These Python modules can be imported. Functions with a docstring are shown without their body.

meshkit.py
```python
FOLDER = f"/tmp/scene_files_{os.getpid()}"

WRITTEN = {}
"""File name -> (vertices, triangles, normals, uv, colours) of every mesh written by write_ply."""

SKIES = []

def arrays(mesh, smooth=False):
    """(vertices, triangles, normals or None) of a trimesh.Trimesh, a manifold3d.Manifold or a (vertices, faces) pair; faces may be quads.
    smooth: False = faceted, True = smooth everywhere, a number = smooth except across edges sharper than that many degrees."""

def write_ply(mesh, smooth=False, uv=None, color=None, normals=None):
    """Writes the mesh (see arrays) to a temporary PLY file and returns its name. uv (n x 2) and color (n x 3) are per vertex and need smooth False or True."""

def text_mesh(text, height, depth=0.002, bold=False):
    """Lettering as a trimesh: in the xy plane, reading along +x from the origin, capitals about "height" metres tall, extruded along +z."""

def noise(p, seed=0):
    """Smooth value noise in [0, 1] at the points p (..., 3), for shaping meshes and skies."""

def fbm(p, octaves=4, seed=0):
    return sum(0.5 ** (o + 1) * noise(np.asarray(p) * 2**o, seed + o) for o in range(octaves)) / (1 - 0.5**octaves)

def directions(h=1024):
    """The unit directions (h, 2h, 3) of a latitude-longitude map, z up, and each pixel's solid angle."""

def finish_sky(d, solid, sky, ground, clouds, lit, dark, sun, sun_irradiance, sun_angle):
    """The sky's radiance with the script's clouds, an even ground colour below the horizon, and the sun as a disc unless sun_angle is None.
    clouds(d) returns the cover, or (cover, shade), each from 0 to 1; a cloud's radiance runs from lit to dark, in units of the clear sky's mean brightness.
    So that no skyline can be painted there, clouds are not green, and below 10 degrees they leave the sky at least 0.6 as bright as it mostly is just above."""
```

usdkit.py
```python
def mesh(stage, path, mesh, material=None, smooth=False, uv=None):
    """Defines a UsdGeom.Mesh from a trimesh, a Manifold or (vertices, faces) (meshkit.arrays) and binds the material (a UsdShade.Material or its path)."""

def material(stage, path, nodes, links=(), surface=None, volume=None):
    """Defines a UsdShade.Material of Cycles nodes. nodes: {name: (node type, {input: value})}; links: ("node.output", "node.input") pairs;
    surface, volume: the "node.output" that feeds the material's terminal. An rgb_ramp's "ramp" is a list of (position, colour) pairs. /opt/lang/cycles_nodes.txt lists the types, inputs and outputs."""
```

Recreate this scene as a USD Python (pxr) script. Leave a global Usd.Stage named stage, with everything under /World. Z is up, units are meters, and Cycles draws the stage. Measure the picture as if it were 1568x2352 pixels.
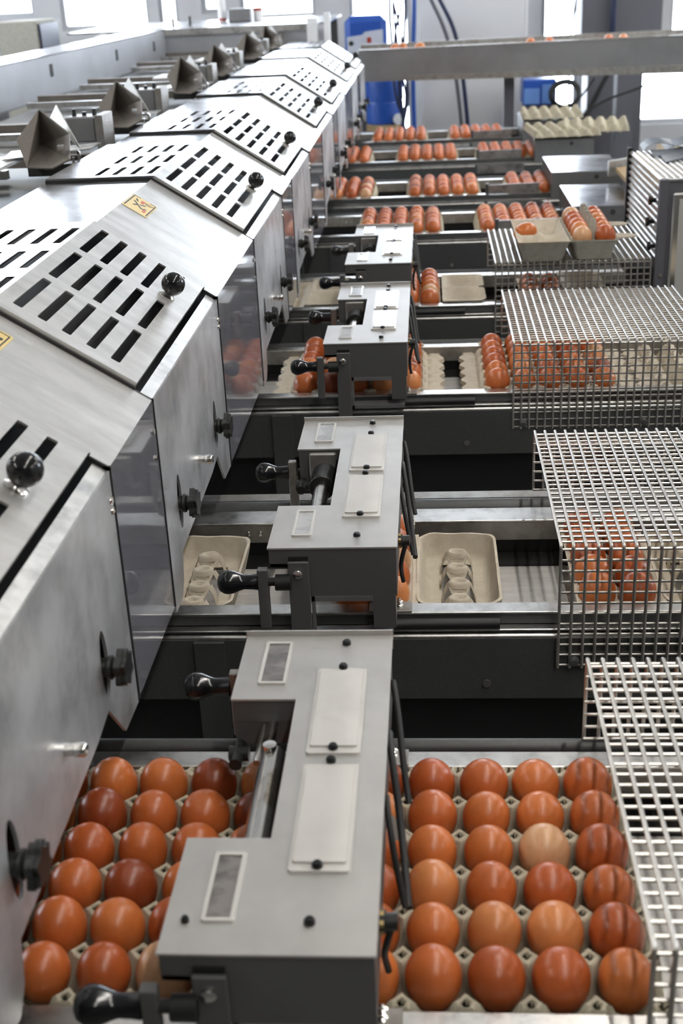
import math, random
import numpy as np
import trimesh
import manifold3d as m3
import shapely
from shapely.geometry import Polygon, box as sbox, Point, LineString
from shapely import affinity
import usdkit, meshkit
from pxr import Usd, UsdGeom, UsdLux, UsdShade, Gf, Sdf, Vt

random.seed(7)
rng = np.random.default_rng(7)
stage = Usd.Stage.CreateInMemory()
UsdGeom.SetStageUpAxis(stage, "Z")
UsdGeom.SetStageMetersPerUnit(stage, 1.0)
UsdGeom.Xform.Define(stage, "/World")
UsdGeom.Scope.Define(stage, "/World/Looks")

T = 0.90            # height of the egg trays' rims above the floor; shapes below are written relative to it
# ------------------------------------------------------------------ camera
CAM = np.array([0.02964, -0.92799, 0.70485 + T])
RR = np.array([[0.99706251, 0.06314459, -0.04334864], [-0.01406406, -0.40540536, -0.91402883], [-0.07528975, 0.91195354, -0.40332642]])
FPX = 2822.58       # focal length in pixels of the 1568 x 2352 picture
cam = UsdGeom.Camera.Define(stage, "/World/camera")
cam.CreateProjectionAttr("perspective")
cam.CreateHorizontalApertureAttr(24.0)
cam.CreateVerticalApertureAttr(36.0)
cam.CreateFocalLengthAttr(FPX / 1568 * 24.0)
cam.CreateFStopAttr(8.0)
cam.CreateFocusDistanceAttr(1.62)
cam.CreateClippingRangeAttr(Gf.Vec2f(0.02, 100.0))
EXPOSURE = 0.0
cam.CreateExposureAttr(EXPOSURE)
mat4 = np.eye(4)
mat4[0, :3], mat4[1, :3], mat4[2, :3], mat4[3, :3] = RR[0], -RR[1], -RR[2], CAM
UsdGeom.Xformable(cam).AddTransformOp().Set(Gf.Matrix4d(mat4.tolist()))

# ------------------------------------------------------------------ daylight and lamps
SKY = 5.0          # bright overcast daylight behind the windows
TUBE = 30.0         # radiance of the ceiling tubes
dome = UsdLux.DomeLight.Define(stage, "/World/daylight")
dome.CreateIntensityAttr(SKY)
dome.CreateColorAttr(Gf.Vec3f(0.86, 0.93, 1.0))

# ------------------------------------------------------------------ materials
def principled(name, color, rough=0.5, metallic=0.0, noise=None, bump=None, rough_var=None, rough_scale=9.0, stretch=(1, 1, 1), **kw):
    """noise: (scale, colour b, amount contrast); bump: (scale, strength, distance)"""
    nodes = {"p": ("principled_bsdf", {"base_color": color, "roughness": rough, "metallic": metallic, **kw}),
             "tc": ("texture_coordinate", {}), "map": ("mapping", {"scale": stretch})}
    links = [("tc.object", "map.vector")]
    used = False
    if noise:
        nodes["n"] = ("noise_texture", {"scale": noise[0], "detail": 5.0, "roughness": 0.6})
        nodes["nr"] = ("rgb_ramp", {"ramp": [(noise[2], color), (noise[3], noise[1])]})
        links += [("map.vector", "n.vector"), ("n.fac", "nr.fac"), ("nr.color", "p.base_color")]
        used = True
    if rough_var:
        nodes["n2"] = ("noise_texture", {"scale": rough_scale, "detail": 4.0, "roughness": 0.55})
        nodes["mr"] = ("map_range", {"from_min": 0.3, "from_max": 0.7, "to_min": rough_var[0], "to_max": rough_var[1]})
        links += [("map.vector", "n2.vector"), ("n2.fac", "mr.value"), ("mr.result", "p.roughness")]
        used = True
    if bump:
        nodes["n3"] = ("noise_texture", {"scale": bump[0], "detail": 3.0})
        nodes["b"] = ("bump", {"strength": bump[1], "distance": bump[2]})
        links += [("map.vector", "n3.vector"), ("n3.fac", "b.height"), ("b.normal", "p.normal")]
        used = True
    if not used:
        nodes.pop("tc"), nodes.pop("map")
        links = []
    return usdkit.material(stage, "/World/Looks/" + name, nodes, links, surface="p.BSDF")

M = {}
M["steel"] = principled("steel", (0.58, 0.57, 0.55), 0.27, 0.55, noise=(7.0, (0.48, 0.47, 0.45), 0.42, 0.66), rough_var=(0.2, 0.34), rough_scale=6.0, stretch=(1.0, 3.0, 1.0))
M["steel_top"] = principled("steel_top", (0.58, 0.58, 0.60), 0.2, 1.0, rough_var=(0.14, 0.26), rough_scale=5.0)
M["steel_face"] = principled("steel_face", (0.51, 0.515, 0.53), 0.36, 0.5, noise=(9.0, (0.32, 0.325, 0.335), 0.4, 0.65), rough_var=(0.24, 0.46), rough_scale=14.0, stretch=(1, 1, 0.8))
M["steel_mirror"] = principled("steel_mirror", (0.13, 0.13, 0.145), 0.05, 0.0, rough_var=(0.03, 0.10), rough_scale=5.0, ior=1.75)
M["alu"] = principled("alu", (0.66, 0.65, 0.63), 0.34, 1.0, rough_var=(0.26, 0.42), rough_scale=30.0)
M["alu_dull"] = principled("alu_dull", (0.36, 0.35, 0.33), 0.45, 0.8, noise=(40.0, (0.24, 0.22, 0.2), 0.4, 0.7))
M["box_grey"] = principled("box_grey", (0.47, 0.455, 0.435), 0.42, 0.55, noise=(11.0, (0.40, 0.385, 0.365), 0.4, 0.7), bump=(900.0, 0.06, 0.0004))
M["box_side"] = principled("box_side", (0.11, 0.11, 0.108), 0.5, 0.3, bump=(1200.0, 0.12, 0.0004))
M["paint_dark"] = principled("paint_dark", (0.055, 0.057, 0.057), 0.42, 0.0, bump=(900.0, 0.15, 0.0004), noise=(300.0, (0.075, 0.077, 0.075), 0.5, 0.75))
M["paint_black"] = principled("paint_black", (0.010, 0.010, 0.011), 0.5, 0.0)
M["beam_grey"] = principled("beam_grey", (0.30, 0.30, 0.31), 0.4, 0.7, noise=(6.0, (0.25, 0.25, 0.26), 0.4, 0.65))
M["beam_pale"] = principled("beam_pale", (0.46, 0.47, 0.50), 0.42, 0.5, noise=(4.0, (0.40, 0.41, 0.43), 0.4, 0.65))
M["plastic_black"] = principled("plastic_black", (0.006, 0.0065, 0.008), 0.14, 0.0)
M["plastic_knob"] = principled("plastic_knob", (0.014, 0.015, 0.015), 0.32, 0.0)
M["rubber"] = principled("rubber", (0.010, 0.010, 0.010), 0.6, 0.0)
M["plate_clear"] = principled("plate_clear", (0.56, 0.54, 0.51), 0.16, 0.0, noise=(14.0, (0.50, 0.48, 0.45), 0.4, 0.7), coat_weight=0.6, coat_roughness=0.08)
M["window_dark"] = principled("window_dark", (0.20, 0.18, 0.17), 0.2, 0.0, noise=(60.0, (0.09, 0.08, 0.075), 0.42, 0.62), stretch=(0.6, 1.0, 1), coat_weight=0.8)
M["window_pale"] = principled("window_pale", (0.42, 0.42, 0.42), 0.15, 0.0, noise=(50.0, (0.30, 0.30, 0.31), 0.42, 0.6), coat_weight=0.8)
M["chrome"] = principled("chrome", (0.72, 0.70, 0.67), 0.16, 1.0)
M["brass"] = principled("brass", (0.60, 0.45, 0.22), 0.3, 1.0)
M["shaft"] = principled("shaft", (0.60, 0.58, 0.55), 0.2, 1.0, noise=(60.0, (0.26, 0.2, 0.13), 0.52, 0.7), stretch=(1, 0.4, 1))
M["pulp"] = principled("pulp", (0.47, 0.43, 0.325), 0.9, 0.0, noise=(60.0, (0.40, 0.36, 0.27), 0.4, 0.65), bump=(450.0, 0.35, 0.0008))
M["pulp_pale"] = principled("pulp_pale", (0.56, 0.50, 0.40), 0.9, 0.0, noise=(60.0, (0.49, 0.43, 0.34), 0.4, 0.65), bump=(350.0, 0.45, 0.001))
M["pulp_grey"] = principled("pulp_grey", (0.40, 0.39, 0.34), 0.9, 0.0, noise=(60.0, (0.34, 0.33, 0.28), 0.4, 0.65), bump=(450.0, 0.35, 0.0008))
M["wire"] = principled("wire", (0.50, 0.48, 0.45), 0.33, 0.9, noise=(30.0, (0.40, 0.38, 0.35), 0.4, 0.65))
M["sticker"] = principled("sticker", (0.66, 0.50, 0.20), 0.45, 0.0, noise=(60.0, (0.55, 0.44, 0.22), 0.45, 0.7))
M["ink"] = principled("ink", (0.012, 0.012, 0.012), 0.5)
M["ink_red"] = principled("ink_red", (0.45, 0.08, 0.04), 0.5)
M["belt"] = principled("belt", (0.56, 0.54, 0.51), 0.28, 0.2, rough_var=(0.22, 0.4), rough_scale=14.0, stretch=(1, 6, 1))
M["chain"] = principled("chain", (0.02, 0.02, 0.02), 0.4, 0.5)
M["partition"] = principled("partition", (0.62, 0.62, 0.63), 0.6)
M["label_pale"] = principled("label_pale", (0.42, 0.42, 0.40), 0.35)
M["wall_dim"] = principled("wall_dim", (0.10, 0.10, 0.10), 0.8)
M["wall_white"] = principled("wall_white", (0.50, 0.50, 0.51), 0.7, 0.0, noise=(3.0, (0.55, 0.55, 0.55), 0.4, 0.7))
M["ceiling_paint"] = principled("ceiling_paint", (0.60, 0.585, 0.56), 0.8, 0.0, noise=(2.0, (0.55, 0.54, 0.52), 0.4, 0.7))
M["floor_grey"] = principled("floor_grey", (0.16, 0.16, 0.15), 0.5, 0.0, noise=(5.0, (0.12, 0.12, 0.115), 0.4, 0.7))
M["frame_grey"] = principled("frame_grey", (0.45, 0.46, 0.48), 0.4, 0.0)
M["post_slate"] = principled("post_slate", (0.10, 0.10, 0.115), 0.5, 0.0)
M["white_paint"] = principled("white_paint", (0.75, 0.75, 0.75), 0.4, 0.0)
M["blue"] = principled("blue", (0.015, 0.07, 0.33), 0.35, 0.0)
M["blue_pale"] = principled("blue_pale", (0.12, 0.24, 0.55), 0.4, 0.0)
M["navy"] = principled("navy", (0.006, 0.012, 0.05), 0.4, 0.0)
M["label_grey"] = principled("label_grey", (0.50, 0.52, 0.58), 0.5, 0.0)
M["red"] = principled("red", (0.35, 0.04, 0.02), 0.5, 0.0)
M["cardboard"] = principled("cardboard", (0.36, 0.25, 0.13), 0.8, 0.0)
M["strap_grey"] = principled("strap_grey", (0.10, 0.11, 0.13), 0.45, 0.0)
M["tag_white"] = principled("tag_white", (0.62, 0.58, 0.52), 0.4, 0.0)
M["cup_grey"] = principled("cup_grey", (0.24, 0.215, 0.195), 0.5, 0.5, noise=(30.0, (0.2, 0.18, 0.16), 0.4, 0.7))
M["tube_lit"] = usdkit.material(stage, "/World/Looks/tube_lit", {"e": ("emission", {"color": (1.0, 0.97, 0.9), "strength": TUBE})}, surface="e.emission")
M["pane"] = usdkit.material(stage, "/World/Looks/pane", {"t": ("transparent_bsdf", {"color": (0.97, 0.98, 1.0)}), "g": ("glossy_bsdf", {"roughness": 0.02, "color": (1, 1, 1)}),
                            "f": ("fresnel", {"IOR": 1.45}), "m": ("mix_closure", {})}, [("f.fac", "m.fac"), ("t.BSDF", "m.closure1"), ("g.BSDF", "m.closure2")], surface="m.closure")
EGG_TONES = {"dark brown": (0.25, 0.050, 0.014), "red-brown": (0.40, 0.088, 0.021), "brown": (0.48, 0.122, 0.030), "orange-brown": (0.53, 0.150, 0.037), "light brown": (0.57, 0.205, 0.066), "pale tan": (0.58, 0.325, 0.17)}
for tone, c in EGG_TONES.items():
    nm = "egg_" + tone.replace(" ", "_").replace("-", "_")
    M["egg " + tone] = usdkit.material(stage, "/World/Looks/" + nm, {
        "tc": ("texture_coordinate", {}), "n": ("noise_texture", {"scale": 26.0, "detail": 3.0}), "sp": ("noise_texture", {"scale": 420.0, "detail": 2.0}),
        "r": ("rgb_ramp", {"ramp": [(0.35, tuple(x * 0.9 for x in c)), (0.7, tuple(min(1, x * 1.1) for x in c))]}),
        "r2": ("rgb_ramp", {"ramp": [(0.66, (1, 1, 1)), (0.76, (0.66, 0.6, 0.56))]}),
        "mx": ("mix_color", {"blend_type": "multiply", "fac": 0.8}),
        "b": ("bump", {"strength": 0.25, "distance": 0.0004}), "p": ("principled_bsdf", {"roughness": 0.32, "specular_ior_level": 0.5, "subsurface_weight": 0.08, "subsurface_radius": (0.6, 0.25, 0.1), "subsurface_scale": 0.004})},
        [("tc.object", "n.vector"), ("tc.object", "sp.vector"), ("n.fac", "r.fac"), ("sp.fac", "r2.fac"), ("r.color", "mx.a"), ("r2.color", "mx.b"), ("mx.result", "p.base_color"), ("sp.fac", "b.height"), ("b.normal", "p.normal")], surface="p.BSDF")

# ------------------------------------------------------------------ helpers
_names, _base = {}, {}
def numbered(parent, name):
    k = (parent, name)
    n = _names.get(k, 0)
    _names[k] = n + 1
    return name if n == 0 else f"{name}_{n:03d}"

def tag(prim, label=None, category=None, group=None, kind=None):
    for k, v in (("label", label), ("category", category), ("group", group), ("kind", kind)):
        if v:
            prim.SetCustomDataByKey(k, v)

def thing(name, label, category, base, group=None, kind=None):
    """An Xform at the thing's base (in tray-relative metres); its parts are added with part()."""
    path = "/World/" + numbered("/World", name)
    x = UsdGeom.Xform.Define(stage, path)
    x.AddTranslateOp().Set(Gf.Vec3d(base[0], base[1], base[2] + T))
    tag(x.GetPrim(), label, category, group, kind)
    _base[path] = np.array(base, float)
    return path

def part(parent, name, mesh, material, smooth=False, label=None, kind=None):
    """One mesh under a thing (or under a part). The shape is given in tray-relative world metres."""
    path = parent + "/" + numbered(parent, name)
    root = "/".join(parent.split("/")[:3])
    v, f, n = meshkit.arrays(mesh, smooth)
    v = v - _base[root]
    m = UsdGeom.Mesh.Define(stage, path)
    m.CreatePointsAttr(Vt.Vec3fArray.FromNumpy(v.astype(np.float32)))
    m.CreateFaceVertexCountsAttr(Vt.IntArray.FromNumpy(np.full(len(f), 3, np.int32)))
    m.CreateFaceVertexIndicesAttr(Vt.IntArray.FromNumpy(f.astype(np.int32).ravel()))
    m.CreateSubdivisionSchemeAttr("none")
    if n is not None:
        m.CreateNormalsAttr(Vt.Vec3fArray.FromNumpy(n.astype(np.float32)))
        m.SetNormalsInterpolation("vertex")
    UsdShade.MaterialBindingAPI.Apply(m.GetPrim()).Bind(M[material])
    tag(m.GetPrim(), label, kind=kind)
    return path

def structure(name, mesh, material, smooth=False):
    path = "/World/" + numbered("/World", name)
    _base[path] = np.zeros(3)
    v, f, n = meshkit.arrays(mesh, smooth)
    v = v + [0, 0, T]
    usdkit.mesh(stage, path, (v, f), M[material], smooth)
    tag(stage.GetPrimAtPath(path), kind="structure")
    return path

def single(name, label, category, mesh, material, smooth=False, group=None, kind=None, base=None):
    """A thing that is one mesh."""
    v, f, n = meshkit.arrays(mesh, False)
    if base is None:
        lo, hi = v.min(0), v.max(0)
        base = [(lo[0] + hi[0]) / 2, (lo[1] + hi[1]) / 2, lo[2]]
    path = "/World/" + numbered("/World", name)
    usdkit.mesh(stage, path, (v - base, f), M[material], smooth)
    p = stage.GetPrimAtPath(path)
    UsdGeom.Xformable(p).AddTranslateOp().Set(Gf.Vec3d(base[0], base[1], base[2] + T))
    tag(p, label, category, group, kind)
    return path

def dup(src, name, label, move, group=None, category=None, rot=None, scale=None, base=None):
    """A copy of a thing with all its parts, moved by "move" from the first one (or put at base)."""
    b = np.array(base, float) if base is not None else _base[src] + np.array(move, float)
    path = "/World/" + numbered("/World", name)
    x = UsdGeom.Xform.Define(stage, path)
    x.AddTranslateOp().Set(Gf.Vec3d(b[0], b[1], b[2] + T))
    if rot is not None:
        x.AddRotateXYZOp().Set(Gf.Vec3f(*map(float, rot)))
    if scale is not None:
        x.AddScaleOp().Set(Gf.Vec3f(*map(float, scale)))
    was = stage.GetPrimAtPath(src).GetCustomData()
    tag(x.GetPrim(), label, category or was["category"], group or was.get("group"))
    x.GetPrim().GetReferences().AddInternalReference(src)
    x.GetPrim().SetInstanceable(True)
    _base[path] = b
    return path

cat = trimesh.util.concatenate
def bx(x0, x1, y0, y1, z0, z1, b=0.0):
    x0, x1 = min(x0, x1), max(x0, x1); y0, y1 = min(y0, y1), max(y0, y1); z0, z1 = min(z0, z1), max(z0, z1)
    c, h = np.array([(x0 + x1) / 2, (y0 + y1) / 2, (z0 + z1) / 2]), np.array([x1 - x0, y1 - y0, z1 - z0]) / 2
    b = min(b, 0.45 * h.min() * 2)
    if b <= 0:
        m = trimesh.creation.box(2 * h); m.apply_translation(c); return m
    p = []
    for s in np.ndindex(2, 2, 2):
        s = np.array(s) * 2 - 1
        for k in range(3):
            q = h - b; q[k] = h[k]
            p.append(s * q)
    m = trimesh.convex.convex_hull(np.array(p)); m.apply_translation(c); return m

def cyl(p0, p1, r, n=20, r1=None):
    p0, p1 = np.array(p0, float), np.array(p1, float)
    L = np.linalg.norm(p1 - p0)
    prof = [[0, 0], [r, 0], [r if r1 is None else r1, L], [0, L]]
    m = trimesh.creation.revolve(np.array(prof), sections=n)
    m.apply_transform(trimesh.geometry.align_vectors([0, 0, 1], (p1 - p0) / L)); m.apply_translation(p0); return m

def lathe(profile, p0, axis, n=28):
    """profile: (radius, height) pairs along the axis from p0."""
    m = trimesh.creation.revolve(np.array(profile, float), sections=n)
    m.apply_transform(trimesh.geometry.align_vectors([0, 0, 1], np.array(axis, float))); m.apply_translation(p0); return m

def ball(c, r, n=3):
    m = trimesh.creation.icosphere(n, r); m.apply_translation(c); return m

def smooth_path(pts, n=24):
    from scipy.interpolate import CubicSpline
    pts = np.array(pts, float)
    t = np.r_[0, np.cumsum(np.linalg.norm(np.diff(pts, axis=0), axis=1))]
    return CubicSpline(t, pts)(np.linspace(0, t[-1], n)) if len(pts) > 2 else pts

def tube(pts, r, sides=8, n=24):
    p = smooth_path(pts, n)
    t = np.gradient(p, axis=0); t /= np.linalg.norm(t, axis=1, keepdims=True)
    a = np.zeros_like(p)
    ref = np.array([0, 0, 1.0]) if abs(t[0, 2]) < 0.9 else np.array([1.0, 0, 0])
    for i in range(len(p)):
        ref = ref - t[i] * (ref @ t[i]); ref /= np.linalg.norm(ref); a[i] = ref
    b = np.cross(t, a); ang = np.arange(sides) * 2 * np.pi / sides
    v = p[:, None] + r * (np.cos(ang)[None, :, None] * a[:, None] + np.sin(ang)[None, :, None] * b[:, None])
    i, j = np.meshgrid(np.arange(len(p) - 1), np.arange(sides), indexing="ij")
    q = np.stack([i * sides + j, i * sides + (j + 1) % sides, (i + 1) * sides + (j + 1) % sides, (i + 1) * sides + j], -1).reshape(-1, 4)
    f = np.vstack([q[:, [0, 1, 2]], q[:, [0, 2, 3]]]).tolist()
    v = np.vstack([v.reshape(-1, 3), p[:1], p[-1:]])
    k = len(p) * sides
    for j in range(sides):
        f.append([k, (j + 1) % sides, j]); f.append([k + 1, k - sides + j, k - sides + (j + 1) % sides])
    m = trimesh.Trimesh(v, np.array(f), process=False)
    return m

def extrude(poly, h):
    ms = [trimesh.creation.extrude_polygon(g, h, engine="earcut") for g in getattr(poly, "geoms", [poly])]
    return ms[0] if len(ms) == 1 else cat(ms)

def plate(poly, origin, eu, ev, h):
    """A polygon in the plane spanned by eu, ev at origin, extruded by h along eu x ev."""
    m = extrude(poly, abs(h))
    eu, ev = np.array(eu, float), np.array(ev, float)
    n = np.cross(eu, ev)
    A = np.eye(4); A[:3, 0], A[:3, 1], A[:3, 2] = eu, ev, n
    A[:3, 3] = np.array(origin, float) + (n * h if h < 0 else 0)
    m.apply_transform(A); return m

def rrect(u0, u1, v0, v1, r, n=4):
    r = min(r, 0.499 * (u1 - u0), 0.499 * (v1 - v0))
    return sbox(u0 + r, v0 + r, u1 - r, v1 - r).buffer(r, quad_segs=n)

def sheet(xs, ys, z, thick):
    """A moulded sheet: heights z (len(xs) x len(ys)) over a grid, closed below at "thick" under the surface."""
    X, Y = np.meshgrid(xs, ys, indexing="ij")
    nx, ny = X.shape
    top = np.stack([X, Y, z], -1).reshape(-1, 3)
    bot = top - [0, 0, thick]
    i, j = np.meshgrid(np.arange(nx - 1), np.arange(ny - 1), indexing="ij")
    a = (i * ny + j).ravel(); b = ((i + 1) * ny + j).ravel(); c = ((i + 1) * ny + j + 1).ravel(); d = (i * ny + j + 1).ravel()
    f = np.vstack([np.c_[a, b, c], np.c_[a, c, d]])
    N = nx * ny
    ring = np.r_[np.arange(nx) * ny, (nx - 1) * ny + np.arange(1, ny), (np.arange(nx - 2, -1, -1)) * ny + ny - 1, np.arange(ny - 2, 0, -1)]
    nxt = np.roll(ring, -1)
    side = np.vstack([np.c_[ring, ring + N, nxt + N], np.c_[ring, nxt + N, nxt]])
    return np.vstack([top, bot]), np.vstack([f, f[:, ::-1] + N, side])

ORD = ["first", "second", "third", "fourth", "fifth", "sixth", "seventh", "eighth"]
A, B = 0.62716, 0.82586
OFF = [0, A, A + B, 2 * A + B, 2 * A + 2 * B, 3 * A + 2 * B, 3 * A + 3 * B, 4 * A + 3 * B]
P = 0.048           # egg pitch in the trays
X0 = -0.264         # the packing machine's vertical face
SL = np.array([0.8413, 0, -0.5413])     # down the sloping covers
SN = np.array([0.5413, 0, 0.8413])
RIDGE = np.array([-0.4247, 0, 0.4039])  # ridge of the plain hoods
S_END = 0.1908

# ================================================================== the room
RX0, RX1, RY0, RY1, RZ0, RZ1 = -4.6, 4.2, -3.6, 8.0, -T, 2.35
structure("floor", bx(RX0 - .2, RX1 + .2, RY0 - .2, RY1 + .2, RZ0 - .1, RZ0), "floor_grey")
structure("ceiling", bx(RX0 - .2, RX1 + .2, RY0 - .2, RY1 + .2, RZ1, RZ1 + .1), "ceiling_paint")
structure("wall_front", bx(RX0, RX1, RY0 - .15, RY0, RZ0, RZ1), "wall_dim")
# windows in the back wall: (x0, x1, z0, z1)
BACKW = [(-4.2, -2.655, 0.50, 1.75), (-2.48, -1.86, 0.40, 1.75), (-1.80, -1.66, 0.20, 1.75), (-1.50, -1.33, 0.47, 1.75), (-1.24, -0.72, 0.42, 1.75), (-0.50, -0.08, -0.36, 1.75),
         (0.05, 0.66, 0.56, 1.75), (0.79, 1.05, -0.30, 1.75), (1.30, 2.35, -0.36, 0.10), (1.64, 2.35, 0.20, 1.75)]
wall = sbox(RX0, RZ0, RX1, RZ1)
for w in BACKW:
    wall = wall.difference(sbox(w[0], w[2], w[1], w[3]))
structure("wall_back", plate(wall, (0, RY1 + .15, 0), (1, 0, 0), (0, 0, 1), 0.15), "wall_white")
LEFTW = [(1.1, 2.9, 0.55, 1.7), (3.2, 5.0, 0.55, 1.7), (5.3, 7.4, 0.45, 1.7)]
wall = sbox(RY0, RZ0, RY1, RZ1)
for w in LEFTW:
    wall = wall.difference(sbox(w[0], w[2], w[1], w[3]))
structure("wall_left", plate(wall, (RX0 - .15, 0, 0), (0, 1, 0), (0, 0, 1), 0.15), "wall_white")
RIGHTW = [(2.0, 3.6, 0.6, 1.7), (4.4, 6.0, 0.6, 1.7)]
wall = sbox(RY0, RZ0, RY1, RZ1)
for w in RIGHTW:
    wall = wall.difference(sbox(w[0], w[2], w[1], w[3]))
structure("wall_right", plate(wall, (RX1, 0, 0), (0, 1, 0), (0, 0, 1), 0.15), "wall_white")
wn = 0
for along, wins in (("x", BACKW), ("y", LEFTW), ("yr", RIGHTW)):
    for (u0, u1, z0, z1) in wins:
        wn += 1
        t = min(0.03, 0.2 * (u1 - u0))
        fr = sbox(u0, z0, u1, z1).difference(sbox(u0 + t, z0 + t, u1 - t, z1 - t))
        if u1 - u0 > 1.2:
            um = (u0 + u1) / 2
            fr = fr.union(sbox(um - .02, z0, um + .02, z1))
        o, eu = ((0, RY1 + .11, 0), (1, 0, 0)) if along == "x" else ((RX0 - .11 if along == "y" else RX1 + .05, 0, 0), (0, 1, 0))
        path = "/World/window_%d" % wn
        UsdGeom.Xform.Define(stage, path); _base[path] = np.array([0, 0, -T]); tag(stage.GetPrimAtPath(path), kind="structure")
        part(path, "window_frame", plate(fr, o, eu, (0, 0, 1), 0.06), "frame_grey")
        oo = np.array(o) + (np.array([0, -0.02, 0]) if along == "x" else np.array([0.02, 0, 0]))
        part(path, "pane", plate(sbox(u0 + t, z0 + t, u1 - t, z1 - t), oo, eu, (0, 0, 1), 0.004), "pane")

# ceiling lamps: rows of fluorescent battens along the lanes' length
WHERE = [f"{o} from the front, row above the egg trays" for o in ("first", "second", "third", "fourth", "fifth", "sixth")] + [f"{o} from the front, {r}" for o in ("first", "second", "third", "fourth") for r in ("row over the left beam", "row by the right wall")]
WDONE = []
def batten(x, y, L=1.45):
    t = thing("ceiling_lamp", f"white fluorescent batten under the ceiling, {WHERE[len(WDONE)]}", "lamp", (x, y, RZ1 - .16), "fluorescent battens under the ceiling")
    WDONE.append(1)
    part(t, "housing", bx(x - .055, x + .055, y - L / 2 - .04, y + L / 2 + .04, RZ1 - .10, RZ1 - .04, .008), "white_paint")
    part(t, "hanger", cat([bx(x - .01, x + .01, y + s * .5 - .01, y + s * .5 + .01, RZ1 - .04, RZ1) for s in (-1, 1)]), "white_paint")
    part(t, "tube", cyl((x, y - L / 2, RZ1 - .13), (x, y + L / 2, RZ1 - .13), 0.018, 10), "tube_lit", True)
    l = UsdLux.RectLight.Define(stage, t + "/lamp_light")
    l.CreateWidthAttr(0.05); l.CreateHeightAttr(L); l.CreateIntensityAttr(TUBE * 1.5); l.CreateColorAttr(Gf.Vec3f(1.0, 0.96, 0.9))
    UsdGeom.Xformable(l).AddTranslateOp().Set(Gf.Vec3d(0, 0, 0.005))
    return t
for x, y in ((.62, -2.2), (.62, -.6), (.62, 1.0), (2.0, 2.9), (2.0, 4.5), (2.0, 6.1)):
    batten(x, y)
for y in (-1.4, 1.0, 3.4, 5.8):
    batten(-2.4, y); batten(3.3, y)

# ================================================================== packing machine on the left
# -- the inner body, seen through the slots and behind the side panels
t = thing("packing_machine_body", "dark inner body of the long stainless packing machine under its slotted lids", "machine", (-0.44, 2.2, -T))
prof = Polygon([(-0.585, 0.36), (-0.438, 0.36), (-0.30, 0.268), (-0.30, 0.11), (-0.585, 0.11)])
part(t, "core", plate(prof, (0, 5.12, 0), (1, 0, 0), (0, 0, 1), 5.8), "paint_black")
part(t, "leg", bx(-0.56, -0.50, -0.6, -0.52, -T, 0.11), "paint_dark"); part(t, "leg", bx(-0.56, -0.50, 4.9, 4.98, -T, 0.11), "paint_dark")
part(t, "leg", bx(-0.40, -0.34, 2.6, 2.66, -T, 0.11), "paint_dark")
part(t, "end_plate", plate(Polygon([(-0.60, 0.05), (-0.60, 0.403), (-0.4247, 0.403), (-0.266, 0.30), (-0.266, 0.05)]), (0, 5.135, 0), (1, 0, 0), (0, 0, 1), 0.008), "steel")

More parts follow.
